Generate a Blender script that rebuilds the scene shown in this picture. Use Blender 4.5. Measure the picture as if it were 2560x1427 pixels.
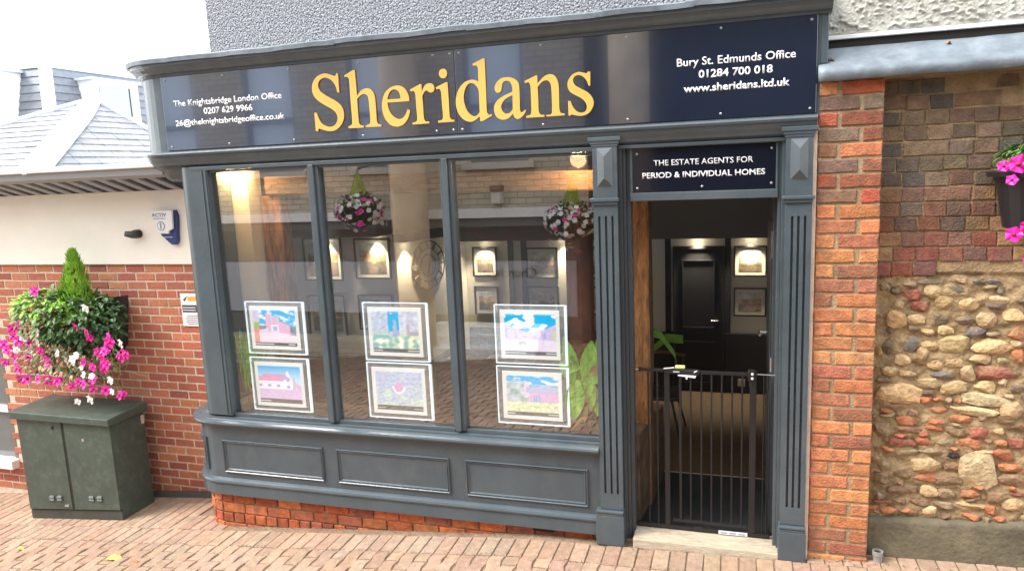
import bpy, bmesh, math, random
from mathutils import Vector, Matrix, noise as mnoise
R = math.radians
rnd = random.Random(7)
sc = bpy.context.scene
col = sc.collection
for o in list(bpy.data.objects): bpy.data.objects.remove(o)

# ------------------------------------------------------------------ camera
cam_d = bpy.data.cameras.new('camera'); cam = bpy.data.objects.new('camera', cam_d); col.objects.link(cam)
cam_d.sensor_width = 36.0; cam_d.lens = 36.0 * 1803.3 / 2560.0
cam_d.clip_start = 0.05; cam_d.clip_end = 800
_y, _p, _r = R(17.3045), R(9.1614), R(-2.45506)
fw = Vector((-math.sin(_y)*math.cos(_p), math.cos(_y)*math.cos(_p), -math.sin(_p)))
rt = Vector((math.cos(_y), math.sin(_y), 0)); up = rt.cross(fw)
r2 = math.cos(_r)*rt + math.sin(_r)*up; u2 = -math.sin(_r)*rt + math.cos(_r)*up
M = Matrix((r2, u2, -fw)).transposed().to_4x4(); M.translation = Vector((0, -4.0, 0))
cam.matrix_world = M
sc.camera = cam

# ------------------------------------------------------------------ sky, sun, exposure
SUN_EL, SUN_DIR = R(48), Vector((-0.80, -0.42, 0))     # where the light comes from, seen in plan
world = bpy.data.worlds.new('World'); sc.world = world; world.use_nodes = True
wn = world.node_tree.nodes; wl = world.node_tree.links
for n in list(wn): wn.remove(n)
wo = wn.new('ShaderNodeOutputWorld'); bg = wn.new('ShaderNodeBackground')
sky = wn.new('ShaderNodeTexSky'); sky.sky_type = 'NISHITA'; sky.sun_disc = False
sky.sun_elevation = SUN_EL; sky.sun_rotation = math.atan2(SUN_DIR.x, SUN_DIR.y)
sky.air_density = 1.0; sky.dust_density = 3.0
cloud = wn.new('ShaderNodeTexNoise'); cloud.inputs['Scale'].default_value = 2.2; cloud.inputs['Detail'].default_value = 5
ramp = wn.new('ShaderNodeValToRGB'); ramp.color_ramp.elements[0].position = 0.30; ramp.color_ramp.elements[0].color = (8.6, 9.6, 10.6, 1)
ramp.color_ramp.elements[1].position = 0.62; ramp.color_ramp.elements[1].color = (13.5, 13.6, 13.8, 1)
tcw = wn.new('ShaderNodeTexCoord'); mixw = wn.new('ShaderNodeMix'); mixw.data_type = 'RGBA'; mixw.inputs[0].default_value = 0.86
wl.new(tcw.outputs['Generated'], cloud.inputs['Vector']); wl.new(cloud.outputs['Fac'], ramp.inputs['Fac'])
wl.new(sky.outputs['Color'], mixw.inputs[6]); wl.new(ramp.outputs['Color'], mixw.inputs[7])
wl.new(mixw.outputs[2], bg.inputs['Color']); bg.inputs['Strength'].default_value = 0.078
wl.new(bg.outputs[0], wo.inputs['Surface'])
sun_d = bpy.data.lights.new('sun', 'SUN'); sun = bpy.data.objects.new('sun', sun_d); col.objects.link(sun)
sun_d.energy = 1.5; sun_d.angle = R(24); sun_d.color = (1, 0.96, 0.9)
sd = SUN_DIR.normalized() * math.cos(SUN_EL); sd.z = math.sin(SUN_EL)
sun.rotation_euler = sd.to_track_quat('Z', 'Y').to_euler(); sun.location = (-6, -6, 8)
vs = sc.view_settings; vs.view_transform = 'Standard'; vs.look = 'None'; vs.gamma = 1; vs.exposure = 1.95
try: vs.use_curve_mapping = False
except Exception: pass

# ------------------------------------------------------------------ materials
def newmat(name):
    m = bpy.data.materials.new(name); m.use_nodes = True
    return m, m.node_tree.nodes, m.node_tree.links, m.node_tree.nodes['Principled BSDF']
def mat(name, c, rough=0.5, metal=0.0, var=0.0, vscale=6.0, bump=0.0, bscale=40.0, coat=0.0, spec=0.5, emit=None, estr=0.0,
        objcol=False, attr=None, dirt=None, dscale=2.0, damt=0.5, stretch=None):
    m, N, Lk, P = newmat(name)
    P.inputs['Roughness'].default_value = rough; P.inputs['Metallic'].default_value = metal
    P.inputs['Coat Weight'].default_value = coat; P.inputs['Specular IOR Level'].default_value = spec
    geo = N.new('ShaderNodeNewGeometry'); pos = geo.outputs['Position']
    if stretch:
        mp = N.new('ShaderNodeMapping'); mp.inputs['Scale'].default_value = stretch; Lk.new(pos, mp.inputs['Vector']); pos = mp.outputs[0]
    base = None
    if objcol:
        oi = N.new('ShaderNodeObjectInfo'); base = oi.outputs['Color']
    elif attr:
        at = N.new('ShaderNodeAttribute'); at.attribute_name = attr; base = at.outputs['Color']
    else:
        rgb = N.new('ShaderNodeRGB'); rgb.outputs[0].default_value = (*c, 1); base = rgb.outputs[0]
    if var > 0:
        t = N.new('ShaderNodeTexNoise'); t.inputs['Scale'].default_value = vscale; t.inputs['Detail'].default_value = 6; t.inputs['Roughness'].default_value = .65
        Lk.new(pos, t.inputs['Vector'])
        mr = N.new('ShaderNodeMapRange'); mr.inputs[1].default_value = .3; mr.inputs[2].default_value = .7
        mr.inputs[3].default_value = 1 - var; mr.inputs[4].default_value = 1 + var; Lk.new(t.outputs['Fac'], mr.inputs[0])
        mx = N.new('ShaderNodeVectorMath'); mx.operation = 'SCALE'; Lk.new(base, mx.inputs[0]); Lk.new(mr.outputs[0], mx.inputs['Scale'])
        base = mx.outputs[0]
    if dirt:
        t = N.new('ShaderNodeTexNoise'); t.inputs['Scale'].default_value = dscale; t.inputs['Detail'].default_value = 8; t.inputs['Roughness'].default_value = .7
        Lk.new(pos, t.inputs['Vector'])
        mr = N.new('ShaderNodeMapRange'); mr.inputs[1].default_value = .5; mr.inputs[2].default_value = .68; mr.inputs[4].default_value = damt; Lk.new(t.outputs['Fac'], mr.inputs[0])
        mx = N.new('ShaderNodeMix'); mx.data_type = 'RGBA'; Lk.new(mr.outputs[0], mx.inputs[0]); Lk.new(base, mx.inputs[6]); mx.inputs[7].default_value = (*dirt, 1)
        base = mx.outputs[2]
    Lk.new(base, P.inputs['Base Color'])
    if bump > 0:
        t = N.new('ShaderNodeTexNoise'); t.inputs['Scale'].default_value = bscale; t.inputs['Detail'].default_value = 4
        Lk.new(pos, t.inputs['Vector'])
        b = N.new('ShaderNodeBump'); b.inputs['Strength'].default_value = bump; b.inputs['Distance'].default_value = 0.01
        Lk.new(t.outputs['Fac'], b.inputs['Height']); Lk.new(b.outputs[0], P.inputs['Normal'])
    if emit is not None:
        if emit == 'base': Lk.new(base, P.inputs['Emission Color'])
        else: P.inputs['Emission Color'].default_value = (*emit, 1)
        P.inputs['Emission Strength'].default_value = estr
    return m
GREY = (0.066, 0.086, 0.099)
paint = mat('shopfront_paint', GREY, .25, var=.16, vscale=2.5, bump=.10, bscale=45, dirt=(.14, .145, .14), dscale=4, damt=.22)
paint_dk = mat('shaded_door_paint', (0.042, 0.050, 0.057), .38, var=.1, vscale=3)  # darker shopfront grey with the doorway shade put into the colour
navy = mat('sign_acrylic', (0.005, 0.011, 0.028), .12, bump=.03, bscale=2.5, coat=1.0, spec=1.0, stretch=(1, 1, .3))
navy.node_tree.nodes['Principled BSDF'].inputs['IOR'].default_value = 2.1; navy.node_tree.nodes['Principled BSDF'].inputs['Specular Tint'].default_value = (.72, .84, 1, 1); navy.node_tree.nodes['Principled BSDF'].inputs['Coat IOR'].default_value = 1.7; navy.node_tree.nodes['Principled BSDF'].inputs['Specular IOR Level'].default_value = .5
navy2 = mat('transom_acrylic', (0.006, 0.008, 0.016), .10)
gold = mat('gold_letter', (.66, .385, .085), .40, var=.06, vscale=2)
goldedge = mat('gold_edge', (.40, .16, .03), .5)
white_vinyl = mat('white_vinyl', (.78, .78, .78), .5)
screwm = mat('screw', (.35, .35, .36), .35, metal=.6)
lead = mat('lead_sheet', (.145, .175, .205), .5, var=.30, vscale=7, bump=.6, bscale=18, dirt=(.28, .32, .35), dscale=6, damt=.5)
brickm = mat('brick_red', (.4, .12, .06), .85, var=.22, vscale=38, bump=.7, bscale=120, objcol=True, dirt=(.16, .11, .09), dscale=9, damt=.30)
brickw = mat('brick_weathered', (.4, .12, .06), .92, var=.34, vscale=24, bump=.8, bscale=100, objcol=True, dirt=(.11, .09, .07), dscale=9, damt=.65, spec=.2)
stonem = mat('rubble_stone', (.4, .3, .2), .8, var=.35, vscale=36, bump=1.0, bscale=60, objcol=True, dirt=(.29, .20, .105), dscale=17, damt=.8)
mortar_new = mat('mortar_pale', (.62, .50, .39), .95, var=.2, vscale=25, bump=.8, bscale=120)
mortar_old = mat('mortar_brown', (.31, .215, .115), .95, var=.34, vscale=14, bump=1.0, bscale=70, dirt=(.12, .085, .045), dscale=4.0, damt=.6)
mortar_pil = mat('mortar_sand', (.36, .27, .16), .95, var=.25, vscale=20, bump=.8, bscale=110)
concrete = mat('old_concrete', (.125, .105, .066), .9, var=.35, vscale=7, bump=.7, bscale=40, dirt=(.07, .06, .045), dscale=3.2, damt=.8)
cream = mat('cream_render', (.86, .81, .72), .85, var=.03, vscale=4, bump=.15, bscale=90)
fill_m = mat('mastic_fillet', (.62, .46, .36), .9, var=.15, vscale=15, bump=.5, bscale=60)
pav_m = mat('clay_paver', (.4, .26, .17), .9, var=.24, vscale=26, bump=.7, bscale=90, objcol=True, dirt=(.20, .15, .11), dscale=9, damt=.5)
pav_bed = mat('paving_joint_sand', (.22, .155, .10), .95, var=.3, vscale=20, bump=.8, bscale=120)
slate = mat('roof_slate', (.33, .34, .37), .38, var=.2, vscale=12, bump=.5, bscale=50, objcol=True)
leadw = mat('pale_lead_hip', (.55, .60, .66), .45, var=.12, vscale=5, bump=.2, bscale=14)
whitep = mat('white_gloss_paint', (.78, .78, .78), .4, var=.04, vscale=5)
cabm = mat('cabinet_green', (.050, .070, .056), .45, var=.18, vscale=5, bump=.15, bscale=70, dirt=(.16, .18, .16), dscale=16, damt=.28)
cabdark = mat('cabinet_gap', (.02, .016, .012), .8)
black = mat('black_plastic', (.012, .012, .014), .4)
blackmetal = mat('black_powder_coat', (.012, .012, .014), .35)
white_plastic = mat('white_plastic', (.8, .8, .8), .35)
bluep = mat('blue_plastic', (.02, .045, .17), .35)
greyp = mat('grey_print', (.30, .33, .42), .6)
orangep = mat('orange_print', (.75, .38, .05), .6)
inkm = mat('dark_ink', (.06, .06, .065), .6)
oak = mat('old_oak', (.27, .12, .042), .8, var=.6, vscale=7, bump=1.0, bscale=22, stretch=(5, 5, 1), dirt=(.045, .028, .018), dscale=4, damt=.85)
oak_dk = mat('dark_and_shaded_oak', (.10, .062, .035), .85, var=.5, vscale=9, bump=1.0, bscale=16, dirt=(.03, .022, .016), dscale=6, damt=.8)
oakb = mat('old_oak_beam', (.17, .10, .055), .75, var=.40, vscale=9, bump=.9, bscale=30, stretch=(1, 6, 6), dirt=(.07, .04, .02), dscale=5, damt=.55)
threshold_m = mat('weathered_threshold', (.42, .35, .26), .85, var=.25, vscale=14, bump=.5, bscale=50, stretch=(1, 5, 5), dirt=(.16, .12, .08), dscale=4, damt=.5)
int_wall = mat('interior_wall_grey', (.62, .60, .54), .9)
int_cream = mat('interior_wall_cream', (.66, .60, .50), .9, var=.04)
int_navy = mat('interior_navy', (.026, .029, .040), .6)
int_ceil = mat('interior_ceiling', (.45, .45, .44), .9)
bulk_m = mat('bulkhead_grey', (.11, .11, .115), .8); reveal_m = mat('shop_head_grey', (.16, .165, .17), .6)
int_floor = mat('interior_carpet', (.075, .054, .038), .95, var=.2, vscale=30)
matm = mat('door_mat', (.012, .012, .015), .95, bump=.6, bscale=200)
nosing = mat('brass_nosing', (.5, .45, .36), .4, metal=.5)
framem = mat('picture_frame_black', (.012, .012, .014), .4)
mountm = mat('picture_mount', (.62, .60, .55), .8)
prtm = mat('picture_print', (1, 1, 1), .25, attr='Col')
litprint = mat('backlit_print', (1, 1, 1), .3, attr='Col', emit='base', estr=.16)
litcard = mat('backlit_card', (.66, .65, .62), .4, emit=(.70, .70, .69), estr=.24)
ledm = mat('led_edge', (.8, .85, .9), .3, emit=(.72, .90, 1.0), estr=.30)
steel = mat('satin_steel', (.6, .6, .62), .25, metal=.9)
lampm = mat('lamp_diffuser', (.9, .8, .6), .5, emit=(1, .62, .28), estr=4)
lampw = mat('spot_lens', (.9, .85, .7), .5, emit=(1, .82, .55), estr=14)
leaf_dk = mat('leaf_dark', (.035, .085, .022), .5, var=.45, vscale=14)
leaf_md = mat('leaf_mid', (.08, .20, .03), .5, var=.40, vscale=12)
leaf_lt = mat('leaf_lime', (.24, .46, .04), .5, var=.35, vscale=12)
leaf_in = mat('leaf_indoor', (.24, .55, .05), .35, var=.5, vscale=30, stretch=(1, 1, .25))
leaf_dry = mat('leaf_dry', (.42, .20, .07), .7, var=.3, vscale=20)
leaf_pale = mat('leaf_straw', (.40, .29, .15), .7, var=.3, vscale=20)
yleaf = mat('fallen_leaf_yellow', (.75, .50, .12), .6, var=.2, vscale=30)
pinkm = mat('petal_magenta', (.80, .015, .36), .5, var=.35, vscale=9)
pinkc = mat('petal_throat', (.30, .005, .06), .5)
whitef = mat('petal_white', (.78, .76, .74), .5)
stem_m = mat('stem_green', (.16, .22, .06), .6)
pebbled = mat('pebbledash', (.4, .4, .42), .9)
def pebble_nodes():
    m = pebbled; N = m.node_tree.nodes; Lk = m.node_tree.links; P = N['Principled BSDF']
    geo = N.new('ShaderNodeNewGeometry')
    v = N.new('ShaderNodeTexVoronoi'); v.inputs['Scale'].default_value = 85; Lk.new(geo.outputs['Position'], v.inputs['Vector'])
    n = N.new('ShaderNodeTexNoise'); n.inputs['Scale'].default_value = 90; n.inputs['Detail'].default_value = 3; Lk.new(geo.outputs['Position'], n.inputs['Vector'])
    r = N.new('ShaderNodeValToRGB'); r.color_ramp.elements[0].position = .36; r.color_ramp.elements[0].color = (.07, .075, .085, 1)
    r.color_ramp.elements[1].position = .60; r.color_ramp.elements[1].color = (.36, .37, .40, 1)
    Lk.new(n.outputs['Fac'], r.inputs[0])
    Lk.new(r.outputs[0], P.inputs['Base Color'])
    b = N.new('ShaderNodeBump'); b.inputs['Strength'].default_value = 1; b.inputs['Distance'].default_value = .012; b.invert = True
    Lk.new(v.outputs['Distance'], b.inputs['Height']); Lk.new(b.outputs[0], P.inputs['Normal'])
pebble_nodes()
roughcast = mat('stippled_render', (.44, .43, .385), .9, var=.12, vscale=6, bump=.4, bscale=60, dirt=(.28, .26, .22), dscale=3, damt=.4)
def glassmat(name, tint, base_refl):
    m, N, Lk, P = newmat(name); N.remove(P); out = N['Material Output']
    tr = N.new('ShaderNodeBsdfTransparent'); tr.inputs[0].default_value = (*tint, 1)
    gl = N.new('ShaderNodeBsdfGlossy'); gl.inputs['Roughness'].default_value = 0.0
    lw = N.new('ShaderNodeLayerWeight'); lw.inputs['Blend'].default_value = .5
    pw = N.new('ShaderNodeMath'); pw.operation = 'POWER'; pw.inputs[1].default_value = 4; Lk.new(lw.outputs['Facing'], pw.inputs[0])
    mr = N.new('ShaderNodeMapRange'); mr.inputs[3].default_value = base_refl; mr.inputs[4].default_value = 1; Lk.new(pw.outputs[0], mr.inputs[0])
    mx = N.new('ShaderNodeMixShader'); Lk.new(mr.outputs[0], mx.inputs[0]); Lk.new(tr.outputs[0], mx.inputs[1]); Lk.new(gl.outputs[0], mx.inputs[2])
    Lk.new(mx.outputs[0], out.inputs['Surface']); return m
glass = glassmat('window_glass', (.97, .985, .98), .19)
acryl = glassmat('clear_acrylic', (.96, .97, .98), .03)
acryl = mat('clear_acrylic_pocket', (.72, .76, .80), .15); acryl.node_tree.nodes['Principled BSDF'].inputs['Alpha'].default_value = .24
darkglass = mat('dark_window_glass', (.13, .14, .145), .05, coat=.5)
skyglass = mat('dormer_glass', (.30, .34, .38), .04, metal=.6)

# ------------------------------------------------------------------ helpers
def wloc(o):
    v = Vector((0, 0, 0))
    while o: v += o.location; o = o.parent
    return v
def tag(o, label=None, cat=None, group=None, kind=None):
    if label: o['label'] = label
    if cat: o['category'] = cat
    if group: o['group'] = group
    if kind: o['kind'] = kind
    return o
def thing(name, label, cat, loc=(0, 0, 0), group=None):
    o = bpy.data.objects.new(name, None); o.empty_display_size = .1; col.objects.link(o); o.location = loc
    return tag(o, label, cat, group)
class MB:
    def __init__(s): s.v = []; s.f = []; s.mi = []; s.cm = 0
    def face(s, *idx): s.f.append(tuple(idx)); s.mi.append(s.cm)
    def add(s, vs, fs):
        k = len(s.v); s.v += [tuple(v) for v in vs]
        for f in fs: s.f.append(tuple(i + k for i in f)); s.mi.append(s.cm)
        return s
    def box(s, x0, x1, y0, y1, z0, z1):
        x0, x1 = min(x0, x1), max(x0, x1); y0, y1 = min(y0, y1), max(y0, y1); z0, z1 = min(z0, z1), max(z0, z1)
        return s.add([(x0,y0,z0),(x1,y0,z0),(x1,y1,z0),(x0,y1,z0),(x0,y0,z1),(x1,y0,z1),(x1,y1,z1),(x0,y1,z1)],
                     [(0,3,2,1),(4,5,6,7),(0,1,5,4),(1,2,6,5),(2,3,7,6),(3,0,4,7)])
    def quad(s, a, b, c, d): return s.add([a, b, c, d], [(0, 1, 2, 3)])
    def hexa(s, p):   # 8 points: bottom ring, top ring
        return s.add(p, [(0,3,2,1),(4,5,6,7),(0,1,5,4),(1,2,6,5),(2,3,7,6),(3,0,4,7)])
    def prism_y(s, pts, y0, y1):      # polygon in (x,z), extruded in y; ccw seen from -y
        n = len(pts); v = [(x, y0, z) for x, z in pts] + [(x, y1, z) for x, z in pts]
        return s.add(v, [tuple(range(n)), tuple(range(2*n-1, n-1, -1))] + [(i, i+n, (i+1) % n + n, (i+1) % n) for i in range(n)])
    def tube(s, pts, r, n=8, r1=None, cap=True):
        pts = [Vector(p) for p in pts]; k = len(s.v); m = len(pts)
        for i, p in enumerate(pts):
            d = (pts[min(i+1, m-1)] - pts[max(i-1, 0)]).normalized()
            a = d.orthogonal().normalized() if i == 0 else (a - d * a.dot(d)).normalized()
            b = d.cross(a); rr = r if r1 is None else r + (r1 - r) * i / (m - 1)
            for j in range(n):
                t = 2*math.pi*j/n; s.v.append(tuple(p + (a*math.cos(t) + b*math.sin(t)) * rr))
        for i in range(m-1):
            for j in range(n):
                s.face(k+i*n+j, k+i*n+(j+1) % n, k+(i+1)*n+(j+1) % n, k+(i+1)*n+j)
        if cap: s.face(*[k+j for j in range(n)][::-1]); s.face(*[k+(m-1)*n+j for j in range(n)])
        return s
    def lathe(s, c, prof, n=16, axis='z'):
        k = len(s.v); m = len(prof)
        for r, h in prof:
            for j in range(n):
                t = 2*math.pi*j/n; a, b = r*math.cos(t), r*math.sin(t)
                s.v.append((c[0]+a, c[1]+b, c[2]+h) if axis == 'z' else (c[0]+a, c[1]+h, c[2]+b))
        for i in range(m-1):
            for j in range(n):
                q = (k+i*n+j, k+i*n+(j+1) % n, k+(i+1)*n+(j+1) % n, k+(i+1)*n+j)
                s.face(*(q if axis == 'z' else q[::-1]))
        s.face(*[k+j for j in range(n)][::-1]); s.face(*[k+(m-1)*n+j for j in range(n)])
        return s
    def mesh(s, name, mats, off=(0, 0, 0), smooth=False):
        me = bpy.data.meshes.new(name)
        ox, oy, oz = off
        me.from_pydata([(x-ox, y-oy, z-oz) for x, y, z in s.v], [], s.f)
        for m in (mats if isinstance(mats, (list, tuple)) else [mats]): me.materials.append(m)
        if any(s.mi): me.polygons.foreach_set('material_index', s.mi)
        if smooth: me.polygons.foreach_set('use_smooth', [True]*len(me.polygons))
        me.update(); return me
    def build(s, name, mats, parent=None, smooth=False, bev=0.0, loc=None, fixn=False):
        base = wloc(parent) if parent else Vector((0, 0, 0))
        l = Vector(loc) if loc is not None else base
        me = s.mesh(name, mats, l, smooth)
        if fixn:
            bm = bmesh.new(); bm.from_mesh(me); bmesh.ops.recalc_face_normals(bm, faces=bm.faces); bm.to_mesh(me); bm.free()
        o = bpy.data.objects.new(name, me); col.objects.link(o)
        if parent: o.parent = parent
        o.location = l - base
        if bev:
            b = o.modifiers.new('bevel', 'BEVEL'); b.width = bev; b.segments = 2; b.limit_method = 'ANGLE'; b.angle_limit = R(40)
        return o
def bx(name, m, parent, x0, x1, y0, y1, z0, z1, bev=0.0):
    return MB().box(x0, x1, y0, y1, z0, z1).build(name, m, parent, bev=bev)
def inst(name, me, parent, loc, color=None, rot=None, scale=None):
    o = bpy.data.objects.new(name, me); col.objects.link(o)
    if parent: o.parent = parent; o.location = Vector(loc) - wloc(parent)
    else: o.location = loc
    if color: o.color = (*color, 1)
    if rot: o.rotation_euler = rot
    if scale: o.scale = scale if isinstance(scale, (tuple, list)) else (scale,)*3
    return o
def text(name, s, x0, x1, zb, h, y, m, parent, bold=0.0, back=False, ext=.0015):
    """flat lettering fitted between x0 and x1, baseline zb, capital height h, facing -y (or +y when back)"""
    c = bpy.data.curves.new(name, 'FONT'); c.body = s; c.size = 1; c.offset = bold; c.extrude = 0.0; c.resolution_u = 3
    t = bpy.data.objects.new('tmp', c); col.objects.link(t)
    bpy.context.view_layer.update()
    me = bpy.data.meshes.new_from_object(t.evaluated_get(bpy.context.evaluated_depsgraph_get()))
    bpy.data.objects.remove(t)
    xs = [v.co.x for v in me.vertices]; a, b = min(xs), max(xs); k = (x1-x0)/(b-a); kz = h/.70
    base = wloc(parent)
    for v in me.vertices:
        x = (v.co.x-a)*k; z = v.co.y*kz
        v.co = Vector(((x1-x) if back else (x0+x), y, zb+z)) - base
    if back: me.flip_normals()
    bm = bmesh.new(); bm.from_mesh(me)
    g = bmesh.ops.extrude_face_region(bm, geom=list(bm.faces))
    bmesh.ops.translate(bm, vec=(0, -ext if not back else ext, 0), verts=[v for v in g['geom'] if isinstance(v, bmesh.types.BMVert)])
    bmesh.ops.recalc_face_normals(bm, faces=bm.faces); bm.to_mesh(me); bm.free()
    me.materials.clear(); me.materials.append(m); me.name = name
    o = bpy.data.objects.new(name, me); col.objects.link(o); o.parent = parent
    return o
def gz(x):
    x = max(-9.0, min(4.5, x)); a = -2.135+.088*x; b_ = -2.204+.030*x
    t = max(0.0, min(1.0, (x+1.6)/.8)); t = t*t*(3-2*t); return a*(1-t)+b_*t
def jit(c, a, b=None):
    b = a if b is None else b
    k = 1 + rnd.uniform(-a, a); return tuple(max(.004, v*k*(1+rnd.uniform(-b, b)*.35)) for v in c)
def lerp(a, b, t): return tuple(p+(q-p)*t for p, q in zip(a, b))

# brick blank: a chamfered, slightly uneven block whose front lies at y=0 and which runs back in +y
def brick_mesh(name, w, h, d, m, ch=.004, wob=.0025, seed=0):
    r = random.Random(seed); b = MB(); j = lambda: r.uniform(-wob, wob)
    O = [(-w/2+j(), -h/2+j()), (j(), -h/2+j()), (w/2+j(), -h/2+j()), (w/2+j(), j()), (w/2+j(), h/2+j()), (j(), h/2+j()), (-w/2+j(), h/2+j()), (-w/2+j(), j())]
    I = [(x-math.copysign(ch, x) if abs(x) > w*.3 else x, z-math.copysign(ch, z) if abs(z) > h*.3 else z) for x, z in O]
    v = [(x, ch*.8, z) for x, z in O] + [(x, r.uniform(-.0006, .0006), z) for x, z in I] + [(x, d, z) for x, z in O]
    n = 8; f = [tuple(range(8, 16))]
    for i in range(n):
        k = (i+1) % n; f.append((i, k, k+8, i+8)); f.append((i+16, k+16, k, i))
    f.append(tuple(range(23, 15, -1)))
    b.add(v, f); return b.mesh(name, m)
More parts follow.
